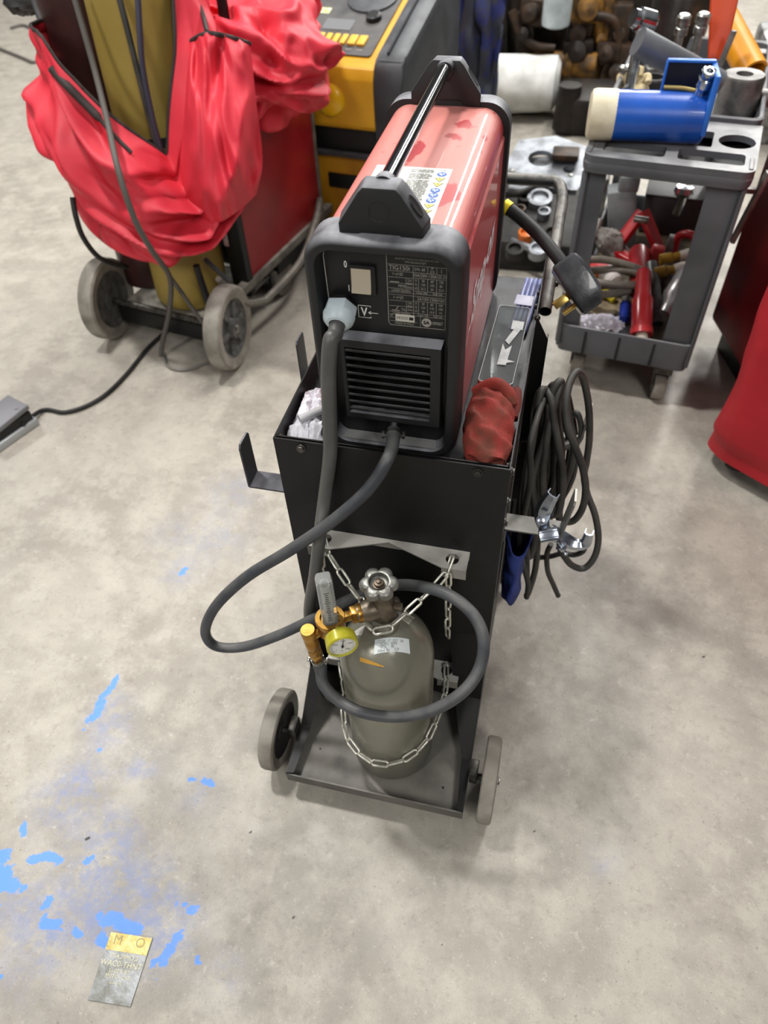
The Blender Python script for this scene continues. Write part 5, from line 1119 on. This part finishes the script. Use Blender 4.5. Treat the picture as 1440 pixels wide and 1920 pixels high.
b = MB(); b.box((.21, .125, .045), (.34, .20, .09), .004); b.build('plinth', [FACEBLK], dc, T=DT)
# ------------------------------------------------------------------ grey utility cart and everything on it
UP1 = M('grey_moulded_plastic', (94, 96, 101), .5, 0, (82, 84, 88), 6, .15, 500, dust_lit=(158, 158, 158), dust_lit_amt=.85)
UPD = M('grey_moulded_shade', (34, 34, 35), .65, 0, (28, 28, 29), 8, .15, 400, dust_lit=(48, 47, 45), dust_lit_amt=.6)  # darker copy of the moulded grey, shade painted into the pockets
UA = math.atan2(1.024-1.072, .552-.206); UO = (.2065, 1.072); UT = LT(UO, UA)
UW, UD, UZ = .350, .86, .655
uc = thing('utility_cart', 'grey moulded plastic utility cart heaped with tools and parts', 'utility cart', (.38, 1.45, 0))
# top: moulded front ledge with pockets, then the open tray
b = MB(); m4 = Matrix.Translation((0, 0, UZ-.012))
xo0, xo1 = -.006, UW+.006
front = [(xo0+.026+.026*math.cos(R(a)), .014+.026*math.sin(R(a))) for a in range(180, 271, 15)] + [(xo1-.026+.026*math.cos(R(a)), .014+.026*math.sin(R(a))) for a in range(270, 361, 15)] + [(xo1+.004, .258), (xo0-.004, .258)]
b.plate(front, [rr(.135, .060, .010, 3, .098, .052), rr(.140, .060, .010, 3, .262, .052), rr(.185, .090, .006, 3, .108, .148), rr(.052, .090, .006, 3, .232, .148), circ(.040, 24, .3095, .150)], m4, .014)
b.build('front_ledge', [UP1], uc, 30, T=UT)
b = MB(); b.loft([[Vector((x, y, z)) for x, y in rr(UW+.012+g, .27+g, .026, 6, UW/2, .123)] for g, z in ((-.004, UZ-.036), (.0, UZ-.028), (.002, UZ-.016), (-.004, UZ-.008))], False, False)
b.build('ledge_skirt', [UP1], uc, 30, T=UT)
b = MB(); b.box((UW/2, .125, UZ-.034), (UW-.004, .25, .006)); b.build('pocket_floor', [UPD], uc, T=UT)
b = MB(); o1 = lambda z, g, r=.025: [Vector((x, y, z)) for x, y in rr(UW+.012+g, UD-.258+g, r, 4, UW/2, .258+(UD-.258)/2)]
b.loft([o1(UZ-.085, -.012), o1(UZ-.01, 0), o1(UZ+.012, .004), o1(UZ+.016, -.004), o1(UZ+.012, -.016), o1(UZ-.055, -.030), o1(UZ-.06, -.05)], True, True); b.build('top_tray', [UP1], uc, 30, T=UT)
# legs
for x, w_ in ((.022, .058), (UW-.040, .080)):
    b = MB(); b.prism([(x-w_/2, .0), (x+w_/2, .0), (x+w_/2-.008, .03), (x-w_/2+.008, .03)], Matrix.Translation((0, .02, .14)), UZ-.185, .004); b.build('front_leg', [UP1], uc, T=UT)
for x in (.03, UW-.03):
    b = MB(); b.box((x, UD-.05, .40), (.06, .04, .52), .006); b.build('rear_leg', [UP1], uc, T=UT)
for x in (.004, UW-.004):
    b = MB(); b.box((x, .035, .40), (.010, .060, .52), .003); b.build('leg_web', [UP1], uc, T=UT)
# lower tray with ribbed front lip
b = MB(); o2 = lambda z, g, r=.02: [Vector((x, y, z)) for x, y in rr(UW+g, UD+g-.02, r, 4, UW/2, UD/2)]
b.loft([o2(.118, -.03), o2(.122, -.004), o2(.196, .004), o2(.204, .0), o2(.204, -.012), o2(.198, -.018), o2(.150, -.022), o2(.148, -.05)], True, True); low = b.build('lower_tray', [UP1], uc, 30, T=UT)
for x in (.075, .165, .255):
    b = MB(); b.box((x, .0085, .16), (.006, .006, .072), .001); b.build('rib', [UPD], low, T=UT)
b = MB(); b.grid(lambda u, v: (.02+(UW-.04)*u, .03+(UD-.06)*v, .1535+.002*noise.noise(Vector((u*9, v*15, 0)))), 14, 20); b.build('tray_dirt', [M('tray_dirt', (92, 82, 64), .9, 0, (60, 54, 46), 16, .4, 150)], low, T=UT, recalc=False)
for x, y in ((.06, .09), (UW-.055, .05), (.06, UD-.1), (UW-.06, UD-.1)):
    cs = MB(); cs.lathe([(.01, -.014), (.038, -.0155), (.041, -.008), (.041, .008), (.038, .0155), (.01, .014)], frame((x, y, .041), (1, .15, 0)), 24); cso = cs.build('caster', [TYRE], uc, T=UT)
    cs = MB(); cs.box((x-.018, y, .070), (.003, .03, .07)); cs.box((x+.018, y, .070), (.003, .03, .07)); cs.box((x, y, .107), (.05, .06, .022), .002); cs.build('fork', [DKSTEEL], cso, T=UT)
def U(x, y, z): return UT @ Vector((x, y, z))
TF = UZ-.058
# blue hydraulic cylinder with bracket
BLU = M('jack_blue', (24, 84, 178), .32, 0, (18, 70, 156), 8, .08, 150, coat=.3)
bj = thing('blue_hydraulic_cylinder', 'blue hydraulic cylinder with cream end cap lying across the utility cart', 'hydraulic cylinder', tuple(PX(1215, 225, Z=UZ)))
rJ = .052; zJ = UZ+.004+rJ; a0 = PX(1103, 214, Z=zJ); a1 = PX(1322, 222, Z=zJ); a0.z = a1.z = zJ; ad = (a1-a0); JL = ad.length; JT = frame(a0, ad, (0, 0, 1))
b = MB(); b.lathe([(0, .002), (rJ*.8, .0), (rJ*.96, .004), (rJ, .012), (rJ, .055), (rJ*.985, .058)], JT, 36, False, True); b.build('end_cap', [M('cream_cap', (216, 208, 184), .55, 0, (196, 186, 160), 14, .3, 120)], bj, 35)
b = MB(); b.lathe([(rJ*.985, .057), (rJ*.985, JL-.004), (rJ*.9, JL), (0, JL)], JT, 40, True, False); b.build('barrel', [BLU], bj, 35)
jx = ad.normalized(); jn = Z3; jb = jx.cross(jn)              # jb points back over the cart, or front
if jb.y < 0: jb = -jb
BT = Matrix((jx, jb, jn)).transposed().to_4x4(); BT.translation = a0
b = MB(); rot3 = BT.to_3x3()
b.box(BT @ Vector((JL-.052, .040, .050)), (.098, .006, .100), .002, rot3); b.box(BT @ Vector((JL-.004, -.004, .040)), (.010, .100, .118), .002, rot3); b.box(BT @ Vector((JL-.052, .036, .101)), (.100, .014, .006), .002, rot3); b.box(BT @ Vector((JL-.101, .036, .050)), (.005, .014, .100), .002, rot3); b.build('bracket', [M('bracket_blue', (50, 118, 208), .4, 0, (36, 98, 190), 10)], bj, 30)
b = MB(); b.box(BT @ Vector((JL-.053, .0355, .052)), (.090, .001, .092), 0, rot3); b.build('bracket_shade', [M('shadow_blue', (6, 12, 34), .5)], bj)  # thin near-black sheet paints the shade inside the bracket
q0 = BT @ Vector((JL-.026, .0, .042)); q1 = BT @ Vector((JL-.020, -.022, .100))
b = MB(); qd = q1-q0; ql = qd.length; b.lathe([(.010, 0), (.013, .006), (.013, ql*.45), (.017, ql*.48), (.017, ql*.74), (.014, ql*.78), (.016, ql*.84), (.016, ql*.98), (.0125, ql), (.0085, ql), (.0075, ql*.85), (0, ql*.84)], frame(q0, qd), 24, True, False); b.build('coupler', [CHROME], bj, 30)
b = MB(); b.tube([BT @ Vector((JL-.10, .012, .055)), BT @ Vector((JL-.06, .006, .056)), BT @ Vector((JL-.028, .0, .052))], .005, 8, 4); b.build('oil_pipe', [M('dull_brass', (150, 132, 84), .4, .7)], bj, 60)
# steel jack, pipe, yellow tube, red bar, big hub in the tray
JK = M('scuffed_steel', (134, 132, 128), .42, .45, (84, 82, 79), 14, .2, 90)
c = PX(1368, 235, Z=TF); b = MB(); b.lathe([(0, 0), (.056, 0), (.058, .006), (.050, .010), (.050, .112), (.046, .118), (.020, .118), (.020, .104), (0, .103)], Matrix.Translation(c), 32, False, False); o = b.build('steel_jack', [JK], None, 35); tag(o, 'short scuffed steel jack body right of the blue cylinder', 'jack')
b = MB(); e = c+Vector((.050, .012, .06)); b.lathe([(0, 0), (.022, 0), (.022, .045), (.018, .05), (0, .05)], frame(e, (1, .2, 0)), 18, False, False); tag(b.build('steel_stub', [JK], None, 35), 'steel stub wedged beside the scuffed jack and the tray rim', 'machine part')
def pipe(name, label, cat, p0, p1, r, m_, wall=.006, seg=24):
    p0, p1 = Vector(p0), Vector(p1); l = (p1-p0).length; b = MB(); b.lathe([(r, 0), (r, l), (r-wall, l), (r-wall, l*.6), (0, l*.6)], frame(p0, p1-p0), seg, True, False); b.lathe([(r, .0), (r*1.0, .0)], frame(p0, p1-p0), seg, False, False); return tag(b.build(name, [m_], None, 35), label, cat)
GP = M('grey_tube_paint', (108, 110, 114), .4, .2, (90, 92, 95), 8, .1, 100)
g0 = PX(1345, 158, Z=UZ+.06); g1 = PX(1196, 78, Z=UZ+.155)
pipe('grey_tube', 'thick grey tube leaning across the back of the utility cart', 'tube', g1, g0, .030, GP)
y0 = PX(1352, 25, Y=1.86); y1 = PX(1412, 138, Y=1.66)
pipe('yellow_tube', 'orange-yellow tube with an open mouth at the right of the utility cart', 'tube', y0, y1, .038, M('orange_yellow', (226, 152, 22), .4, 0, (206, 134, 16), 8), .007)
p0 = PX(1343, 112, Y=1.56); p1 = PX(1362, -30, Y=1.62); b = MB(); T = frame(p0, p1-p0, (1, 0, 0)); l = (p1-p0).length
b.loft([[T @ Vector((x, y, z)) for x, y in rr(w_, .020, .006, 3)] for w_, z in ((.040, 0), (.050, l*.3), (.064, l*.75), (.068, l))]); tag(b.build('orange_bar', [M('orange_red', (196, 66, 22), .45, 0, (178, 54, 18), 8)], None, 30), 'upright orange-red bar standing in the utility cart', 'bar')
b = MB(); b.box((PX(1359, 100, Z=UZ+.08)), (.014, .010, .10), .002, Matrix.Rotation(.15, 3, 'Y')); tag(b.build('grey_flat_bar', [JK], None), 'small grey flat bar tucked behind the orange-red bar', 'bar')
hb_ = thing('bored_steel_hub', 'big dark steel hub with a bright bored top at the back of the utility cart', 'hub', tuple(PX(1262, 105, Z=TF)))
c = PX(1258, 118, Z=TF); c.y += .06; HZ = .172
b = MB(); b.lathe([(0, 0), (.084, 0), (.084, HZ-.01), (.080, HZ-.004)], Matrix.Translation(c), 40, False, True); b.build('shell', [M('dark_hub', (58, 53, 50), .4, .5, (38, 35, 33), 10, .3, 60)], hb_, 35)
b = MB(); b.lathe([(.081, HZ-.005), (.080, HZ), (.050, HZ), (.048, HZ-.05), (0, HZ-.05)], Matrix.Translation(c), 40, False, False); b.build('machined_face', [CHROME], hb_, 35)
for k, (x, y) in enumerate(((1277, 58), (1313, 55))):
    p = PX(x, y, Z=UZ+.13); b = MB(); b.lathe([(.010, -.060), (.010, -.010), (.016, -.008), (.016, .008), (.012, .012), (.017, .015), (.017, .032), (.012, .036), (0, .036)], Matrix.Translation(p) @ Matrix.Rotation(R(6), 4, 'X'), 16, True, False); b.cyl(p+Vector((0, 0, -.19)), p+Vector((0, 0, -.05)), .010, seg=12)
    tag(b.build('hydraulic_coupler', [STEEL], None, 30), ('left', 'right')[k]+' of two bright couplers standing in front of the dark steel hub', 'coupler', 'couplers by the hub')
p = PX(1205, 38, Z=UZ+.17); b = MB(); b.lathe([(0, -.03), (.022, -.03), (.026, -.024), (.026, .012), (.020, .016), (.020, .028), (0, .028)], frame(p, (-.9, -.4, .3)), 20, False, False); b.cyl(p+Vector((0, .02, -.22)), p, .012, seg=10); tag(b.build('bright_bushing', [CHROME], None, 30), 'bright bushing above the left end of the grey tube', 'bushing')
# small things between the tray rim and the blue cylinder
GLC = M('cream_cloth', (206, 190, 152), .85, 0, (176, 160, 122), 26, .4, 200)
gw = thing('cream_work_glove', 'bunched cream work glove in the utility cart behind the blue cylinder', 'glove', tuple(PX(1182, 175, Z=TF)))
c = PX(1184, 178, Z=TF+.03)
b = MB(); lump(b, c+Vector((.006, .01, .0)), .036, (1.1, .95, .8), None, 2, .25, 2); b.build('palm', [GLC], gw, 60)
for k, (dx, dy, dz) in enumerate(((-.030, .02, .030), (-.012, .03, .046), (.010, .03, .044), (.028, .018, .030))):
    b = MB(); s_ = c+Vector((.004*k-.006, .01, .01)); b.tube([s_, s_+Vector((dx*.6, dy*.4, dz*.8)), s_+Vector((dx, dy-.012, dz)), s_+Vector((dx*1.05, dy-.03, dz*.7))], lambda t: .011*(1-.25*t), 10, 5); b.build('finger', [GLC], gw, 60)
p = PX(1178, 128, Z=UZ+.03); b = MB(); b.ring([[p+Vector((.024*math.cos(a)+r_*math.cos(a)*.0, .016*math.sin(a), .02*math.sin(a*2)*.3))+Vector((math.cos(a)*r_, math.sin(a)*r_, z)) for a in [2*math.pi*k/20 for k in range(20)]] for r_, z in ((.0, -.006), (.006, 0), (0, .006), (-.006, 0))]); b.box(p+Vector((.01, .0, -.04)), (.02, .02, .07), .004); b.box(p+Vector((-.012, .004, -.035)), (.016, .016, .08), .004); tag(b.build('steel_shackle', [STEEL], None, 40), 'bright steel shackle behind the cream glove', 'shackle')
p = PX(1222, 172, Z=TF); b = MB(); b.lathe([(.034, 0), (.036, .004), (.036, .034), (.033, .038), (.024, .038), (.024, .003), (.034, 0)], Matrix.Translation(p), 24, False, False); tag(b.build('black_ring', [RUB], None, 35), 'black rubber ring between cream glove and blue bracket', 'ring')
p = PX(1222, 142, Z=TF+.02); b = MB(); b.box(p, (.05, .04, .05), .006, Matrix.Rotation(.4, 3, 'Z')); b.cyl(p+Vector((0, 0, .02)), p+Vector((0, 0, .04)), .014, seg=12); tag(b.build('steel_block', [JK], None), 'small steel block behind the black rubber ring', 'block')
p = PX(1215, 112, Z=TF); b = MB(); b.lathe([(0, 0), (.036, 0), (.036, .05), (.03, .055), (0, .055)], Matrix.Translation(p), 20, False, False); tag(b.build('dull_pot', [M('olive_dull', (92, 90, 78), .6, .2)], None, 35), 'dull olive pot under the grey tube', 'pot')
p = PX(1405, 232, Z=TF); 
for k in range(4):
    q = p+Vector((.012*k-.006, .05*k-.02, .008)); b = MB(); b.box(q, (.035, .028, .016), .003, Matrix.Rotation(.7*k, 3, 'Z')); b.cyl(q+Vector((0, 0, .006)), q+Vector((0, 0, .016)), .008, seg=10); tag(b.build('steel_offcut', [(JK, STEEL, DKSTEEL, JK)[k]], None), 'steel offcut by the right tray rim, '+('nearest', 'second nearest', 'second farthest', 'farthest')[k]+' of four', 'offcut', 'steel offcuts')
# ------------------------------------------------------------------ contents of the lower tray
LF = .156
RJ = M('jack_red', (176, 26, 34), .38, 0, (150, 18, 26), 8, .08, 120, coat=.3)
LR = M('faded_red', (206, 76, 80), .4, 0, (186, 56, 62), 10)
rj = thing('red_hydraulic_tool', 'red hydraulic spreader with two arms on the lower tray of the utility cart', 'hydraulic tool', tuple(PX(1200, 480, Z=LF)))
def L3(x, y, z): return PX(x, y, Z=z)
b = MB()
for (xa, ya, za, xb, yb, zb, w_) in ((1150, 470, .20, 1205, 398, .30, .036), (1206, 396, .31, 1236, 470, .22, .034), (1150, 470, .20, 1205, 500, .20, .034)):
    A_, B_ = L3(xa, ya, za), L3(xb, yb, zb); T = frame(A_, B_-A_, (0, 0, 1)); b.loft([[T @ Vector((x, y, z)) for x, y in rr(.022, w_, .004, 2)] for z in (0, (B_-A_).length)])
b.build('arm_frame', [RJ], rj, 30)
b = MB(); A_, B_ = L3(1198, 470, .24), L3(1201, 545, .20); b.lathe([(0, 0), (.026, 0), (.030, .01), (.030, (B_-A_).length), (0, (B_-A_).length)], frame(A_, B_-A_), 24, False, False); b.build('body', [RJ], rj, 35)
b = MB(); A_ = L3(1231, 470, .25); b.box(A_+Vector((0, 0, -.03)), (.036, .03, .09), .006, Matrix.Rotation(.1, 3, 'Y')); b.build('grip', [LR], rj)
b = MB(); A_ = L3(1202, 412, .315); b.lathe([(0, -.02), (.010, -.02), (.010, .02), (0, .02)], frame(A_, (1, -.2, 0)), 14, False, False); b.build('pin', [STEEL], rj)
rt_ = thing('red_pump_tube', 'glossy red pump tube standing in front of the red hydraulic tool', 'pump', tuple(L3(1200, 640, LF)))
A_, B_ = L3(1202, 636, LF+.024), L3(1207, 505, LF+.135); l = (B_-A_).length
b = MB(); b.lathe([(0, .012), (.030, .012), (.030, .03), (.027, .034), (.0285, l*.55), (.022, l*.62), (.020, l*.95), (.014, l), (0, l)], frame(A_, B_-A_), 28, False, False); b.build('tube', [M('coral_red', (200, 58, 62), .25, 0, (184, 44, 50), 8, coat=.5)], rt_, 35)
b = MB(); b.lathe([(0, -.010), (.016, -.010), (.018, .0), (.016, .013)], frame(A_, B_-A_), 18, False, False); b.build('end_knob', [M('bone_knob', (206, 198, 180), .5)], rt_, 35)
A_, B_ = L3(1233, 608, LF+.028), L3(1222, 495, LF+.10)
o = pipe('steel_hose_tail', 'grey steel hose tail lying right of the red pump tube', 'hose', B_, A_, .017, M('galv_grey', (142, 144, 142), .4, .5, (110, 112, 110), 20), .004)
b = MB(); sb = [L3(1297, 508, LF+.13), L3(1270, 550, LF+.09), L3(1246, 588, LF+.06)]; T = frame(sb[2], sb[0]-sb[2]); l = (sb[0]-sb[2]).length
b.lathe([(0, 0), (.016, 0), (.018, .01), (.020, l*.2), (.033, l*.34), (.034, l*.9), (.028, l), (0, l)], T, 22, False, False); tag(b.build('silver_bottle', [M('silver_foil', (214, 214, 214), .3, .45, (170, 168, 168), 24, .3, 60)], None, 40), 'crumpled silver bottle leaning at the right of the lower tray', 'bottle')
b = MB(); A_ = L3(1248, 522, LF+.05); b.lathe([(0, -.03), (.022, -.03), (.024, .0), (.018, .02), (.018, .04), (0, .042)], Matrix.Translation(A_), 18, False, False); tag(b.build('steel_fitting', [STEEL], None, 40), 'round steel fitting above the silver bottle', 'fitting')
b = MB(); A_ = L3(1242, 566, LF+.03); b.ball(A_, .018, (1, 1, 1), 14); b.cyl(A_, A_+Vector((.005, .01, .03)), .008, seg=10); tag(b.build('white_knob', [M('pale_knob', (206, 204, 198), .4)], None, 60), 'white ball knob between hose tail and silver bottle', 'knob')
for k, (x, y) in enumerate(((1298, 475), (1288, 500))):
    A_ = L3(x, y, LF+.11); B_ = A_+Vector((-.085, -.015, -.02)); b = MB(); l = (B_-A_).length; b.m(1).lathe([(0, -.006), (.014, -.004), (.016, .012), (.013, .034)], frame(A_, B_-A_), 18, False, True); b.m(0).lathe([(.012, .030), (.012, l*.6), (.016, l*.65), (.016, l), (0, l)], frame(A_, B_-A_), 16, True, False)
    tag(b.build('spray_nozzle', [M('dull_yellow', (172, 136, 40), .5, 0, (136, 104, 30), 20), M('pale_tip', (212, 208, 196), .5)], None, 40), ('upper', 'lower')[k]+' of two yellow white-tipped nozzles by the right cart leg', 'nozzle', 'yellow nozzles')
b = MB(); A_, B_ = L3(1118, 493, LF+.06), L3(1152, 527, LF+.05); l = (B_-A_).length; T = frame(A_, B_-A_); b.m(0).lathe([(0, 0), (.022, 0), (.026, .008), (.026, l*.55)], T, 20, False, True); b.m(1).lathe([(.0262, l*.55), (.0262, l), (.02, l+.006), (0, l+.006)], T, 20, True, False); tag(b.build('red_white_can', [LR, M('can_white', (226, 216, 212), .4)], None, 40), 'red and white can beside the coiled hose on the lower tray', 'can')
b = MB(); A_ = L3(1112, 520, LF+.03); b.box(A_, (.06, .03, .05), .01, Matrix.Rotation(.5, 3, 'Z')); tag(b.build('yellow_block', [M('lemon', (206, 186, 40), .5)], None), 'small yellow block below the red and white can', 'block')
b = MB(); A_, B_ = L3(1125, 552, LF+.02), L3(1152, 562, LF+.02); b.tube([A_, (A_+B_)/2+Vector((0, .004, .006)), B_], .013, 10, 5); tag(b.build('yellow_grip', [M('lemon', (206, 186, 40), .5)], None, 60), 'yellow tool grip lying under the hose coil', 'tool')
HG = M('hose_taupe', (116, 108, 98), .6, 0, (92, 86, 78), 20, .2, 120)
b = MB(); pts = []
for k in range(60):
    a = k/60*2*math.pi*2.6; r_ = .085+.008*math.sin(a*.7); c = L3(1150, 525, LF+.08); pts.append(c+Vector((r_*math.cos(a)*1.1, r_*.75*math.sin(a), -.02+.0009*k+.01*math.sin(a*1.3))))
b.tube(pts, .0105, 9, 2); tag(b.build('coiled_hose', [HG], None, 60), 'coiled taupe hose at the left of the lower tray', 'hose')
b = MB(); lump(b, L3(1148, 458, LF+.06), .058, (1.25, .7, .62), Matrix.Rotation(.75, 3, 'Y') @ Matrix.Rotation(.3, 3, 'Z'), 6, .34, 2.0, 36); tag(b.build('grey_rag', [M('speckled_grey', (146, 140, 134), .8, 0, (116, 110, 106), 60, .4, 200)], None, 60), 'bundled grey rag behind the hose coil', 'rag')
A_, B_ = L3(1100, 470, LF+.06), L3(1125, 410, LF+.14); pipe('pale_bar', 'pale straight bar leaning against the left cart leg', 'bar', A_, B_, .010, M('pale_bar', (166, 162, 156), .5, .3), .003, 14)
A_ = L3(1172, 400, LF+.13); b = MB(); b.box(A_+Vector((0, .05, -.05)), (.085, .07, .22), .006, Matrix.Rotation(-.2, 3, 'Y')); b.box(A_+Vector((-.004, .04, .075)), (.06, .05, .05), .01); tag(b.build('grey_container', [M('dull_container', (128, 132, 134), .5, 0, (96, 99, 101), 8)], None), 'grey upright container with pale top under the cart top', 'container')
A_ = L3(1128, 380, LF+.10); b = MB(); b.box(A_+Vector((0, .08, -.03)), (.030, .05, .16), .004); tag(b.build('grey_channel', [JK], None), 'grey upright channel at the back left of the lower tray', 'channel')
A_ = L3(1275, 420, LF+.06); b = MB(); b.box(A_+Vector((-.01, .12, -.0)), (.20, .16, .12), .006, Matrix.Rotation(-.1, 3, 'Z')); b.box(A_+Vector((-.01, .12, .062)), (.204, .164, .008), .002, Matrix.Rotation(-.1, 3, 'Z')); tag(b.build('charcoal_case', [M('charcoal_case', (66, 62, 62), .5, 0, (50, 47, 47), 8)], None), 'charcoal lidded case at the back of the lower tray', 'case')
p = L3(1283, 358, LF+.20); b = MB(); b.lathe([(0, -.012), (.024, -.012), (.030, 0), (.024, .014), (0, .016)], Matrix.Translation(p), 18, False, False); b.cyl(p+Vector((0, .03, -.08)), p, .014, seg=10); tag(b.build('chrome_knob', [CHROME], None, 40), 'chrome knob glinting on the charcoal case', 'knob')
b = MB(); A_ = L3(1290, 460, LF+.11); b.tube([A_+Vector((-.03, .03, -.05)), A_+Vector((-.028, .02, .015)), A_+Vector((.005, .0, .030)), A_+Vector((.024, -.01, .0)), A_+Vector((.022, -.02, -.05))], .012, 10, 6); tag(b.build('red_clamp', [RJ], None, 60), 'curved red clamp right of the red hydraulic tool', 'clamp')
b = MB(); b.box(L3(1250, 478, LF+.06), (.022, .03, .12), .004, Matrix.Rotation(.1, 3, 'Y')); tag(b.build('grey_wedge', [M('galv_grey', (142, 144, 142), .4, .5)], None), 'grey wedge between red grip and red clamp', 'wedge')
b = MB(); A_, B_ = L3(1268, 632, LF+.025), L3(1284, 575, LF+.07); b.m(0).cyl(A_, A_.lerp(B_, .45), .014, seg=14); b.m(1).cyl(A_.lerp(B_, .45), B_, .014, .010, 14); tag(b.build('red_stick', [M('pink_red', (214, 96, 98), .4), RJ], None), 'red stick lying against the right cart leg', 'stick')
b = MB(); A_, B_ = L3(1170, 600, LF+.03), L3(1172, 570, LF+.045); b.m(0).cyl(A_, B_, .014, seg=14); b.m(1).cyl(B_, L3(1176, 530, LF+.06), .010, seg=12); tag(b.build('blue_handled_tool', [M('royal_blue', (24, 50, 150), .4), JK], None), 'tool with a royal blue handle left of the red pump tube', 'tool')
b = MB(); A_ = L3(1125, 612, LF+.012)
b.grid(lambda u, v: tuple(A_+Vector((-.055+.12*u, -.03+.075*v, .004+.02*abs(noise.noise(Vector((u*5, v*5, 2))))+.012*math.sin(3.1*u)*math.sin(3.1*v)))), 24, 18); tag(b.build('clear_bag', [M('crinkled_film', (206, 204, 216), .2, 0, (178, 172, 180), 40, .6, 80, spec=.8)], None, 30), 'crinkled clear plastic bag at the front left of the lower tray', 'bag')
b = MB(); A_ = L3(1160, 590, LF+.006); b.grid(lambda u, v: tuple(A_+Vector((-.10+.13*u, -.01+.09*v, .003+.01*noise.noise(Vector((u*4, v*4, 6)))))), 14, 12); tag(b.build('cardboard_piece', [M('tan_card', (146, 130, 104), .8, 0, (120, 106, 84), 16)], None, 40), 'tan cardboard piece under the clear plastic bag', 'cardboard')
b = MB(); lump(b, L3(1180, 625, LF+.014), .03, (1.0, .8, .5), None, 8, .3, 3); tag(b.build('dark_cloth', [M('charcoal_cloth', (52, 52, 56), .8)], None, 60), 'dark cloth scrap left of the pump tube foot', 'cloth')
# knife-like lever hooked on the right of the cart
A_ = U(UW+.030, .06, .60); b = MB(); b.box(A_+Vector((.0, .03, -.06)), (.012, .02, .17), .003, Matrix.Rotation(.16, 3, 'Y')); b.box(A_+Vector((-.016, .03, -.02)), (.03, .012, .012), .002); tag(b.build('grey_lever', [JK], None), 'thin grey lever on the right outside of the utility cart', 'lever')
# ------------------------------------------------------------------ light
wd = bpy.data.worlds.new('shop_air'); bpy.context.scene.world = wd; wd.use_nodes = True
wn = wd.node_tree.nodes; wl = wd.node_tree.links; bg = wn['Background']
tcw = wn.new('ShaderNodeTexCoord'); sx = wn.new('ShaderNodeSeparateXYZ'); wl.new(tcw.outputs['Generated'], sx.inputs[0])
rmp = wn.new('ShaderNodeValToRGB'); e = rmp.color_ramp.elements
e[0].position = .45; e[0].color = (.10, .098, .095, 1); e[1].position = .95; e[1].color = (.56, .57, .59, 1)
x = e.new(.62); x.color = (.22, .22, .23, 1)
mr = wn.new('ShaderNodeMapRange'); mr.inputs[1].default_value = -1; mr.inputs[2].default_value = 1; wl.new(sx.outputs['Z'], mr.inputs[0]); wl.new(mr.outputs[0], rmp.inputs[0])
wl.new(rmp.outputs[0], bg.inputs[0]); bg.inputs[1].default_value = .46
def area(name, loc, size, power, aim=None, col=(1, .985, .95)):
    l = bpy.data.lights.new(name, 'AREA'); l.shape = 'RECTANGLE'; l.size, l.size_y = size; l.energy = power; l.color = col
    o = bpy.data.objects.new(name, l); COL.objects.link(o); o.location = loc
    d = (Vector(aim) if aim else Vector((loc[0], loc[1], 0)))-Vector(loc); o.rotation_euler = d.to_track_quat('-Z', 'Y').to_euler()
    return o
area('high_bay_or_fill', (-1.30, .75, 4.3), (.22, .45), 122, (-.2, .1, 0))
area('high_bay_or_fill', (-4.2, 2.6, 4.4), (.6, 1.5), 140)
area('high_bay_or_fill', (1.3, 3.0, 4.4), (.6, 1.5), 130)
area('high_bay_or_fill', (-.6, 4.6, 4.4), (.6, 1.5), 90)
area('high_bay_or_fill', (1.6, -2.4, 3.6), (.6, 1.4), 54, (.2, .8, .3))  # camera-side fill light, added to brighten surfaces facing the viewer
area('high_bay_or_fill', (-2.0, -3.2, 3.4), (.6, 1.4), 66, (-.4, 1.2, .3))  # second added fill, aimed at the fronts of the background things

area('high_bay_or_fill', (2.3, 7.6, 4.3), (.5, 2.6), 190, (.1, .6, .6))
area('high_bay_or_fill', (.7, 8.6, 4.3), (.5, 2.6), 150, (0, .6, .6))
WALL = M('shop_wall', (128, 126, 122), .8, 0, (112, 110, 106), 3)
for nm, c_, d_ in (('wall_back', (0, 11.5, 2.5), (18, .1, 5)), ('wall_left', (-8.95, 2.5, 2.5), (.1, 19, 5)), ('wall_right', (8.95, 2.5, 2.5), (.1, 19, 5)), ('wall_front', (0, -6.5, 2.5), (18, .1, 5))):
    b = MB(); b.box(c_, d_); b.build(nm, [WALL])['kind'] = 'structure'
# ------------------------------------------------------------------ camera
cd = bpy.data.cameras.new('camera'); cam = bpy.data.objects.new('camera', cd); COL.objects.link(cam)
cd.sensor_fit = 'VERTICAL'; cd.sensor_height = 36; cd.sensor_width = 27; cd.lens = FPX*36/1920
cam.matrix_world = Matrix(((RT.x, UP.x, -_fw.x, CAM.x), (RT.y, UP.y, -_fw.y, CAM.y), (RT.z, UP.z, -_fw.z, CAM.z), (0, 0, 0, 1)))
cd.clip_start = .02; cd.clip_end = 100
cd.dof.use_dof = True; cd.dof.focus_distance = .98*K; cd.dof.aperture_fstop = 3.6
bpy.context.scene.camera = cam
sc = bpy.context.scene
sc.view_settings.view_transform = 'Standard'; sc.view_settings.look = 'None'; sc.view_settings.exposure = 0; sc.view_settings.gamma = 1

# ------------------------------------------------------------------ bring everything to true size
done = set()
for o in list(sc.objects):
    o.location = Vector(o.location)*K
    if o.type == 'MESH' and o.data.name not in done:
        done.add(o.data.name); o.data.transform(Matrix.Scale(K, 4))
    for md in o.modifiers:
        if md.type == 'SOLIDIFY': md.thickness *= K
    if o.type == 'LIGHT':
        o.data.energy *= K*K
        if o.data.type == 'AREA': o.data.size *= K; o.data.size_y *= K
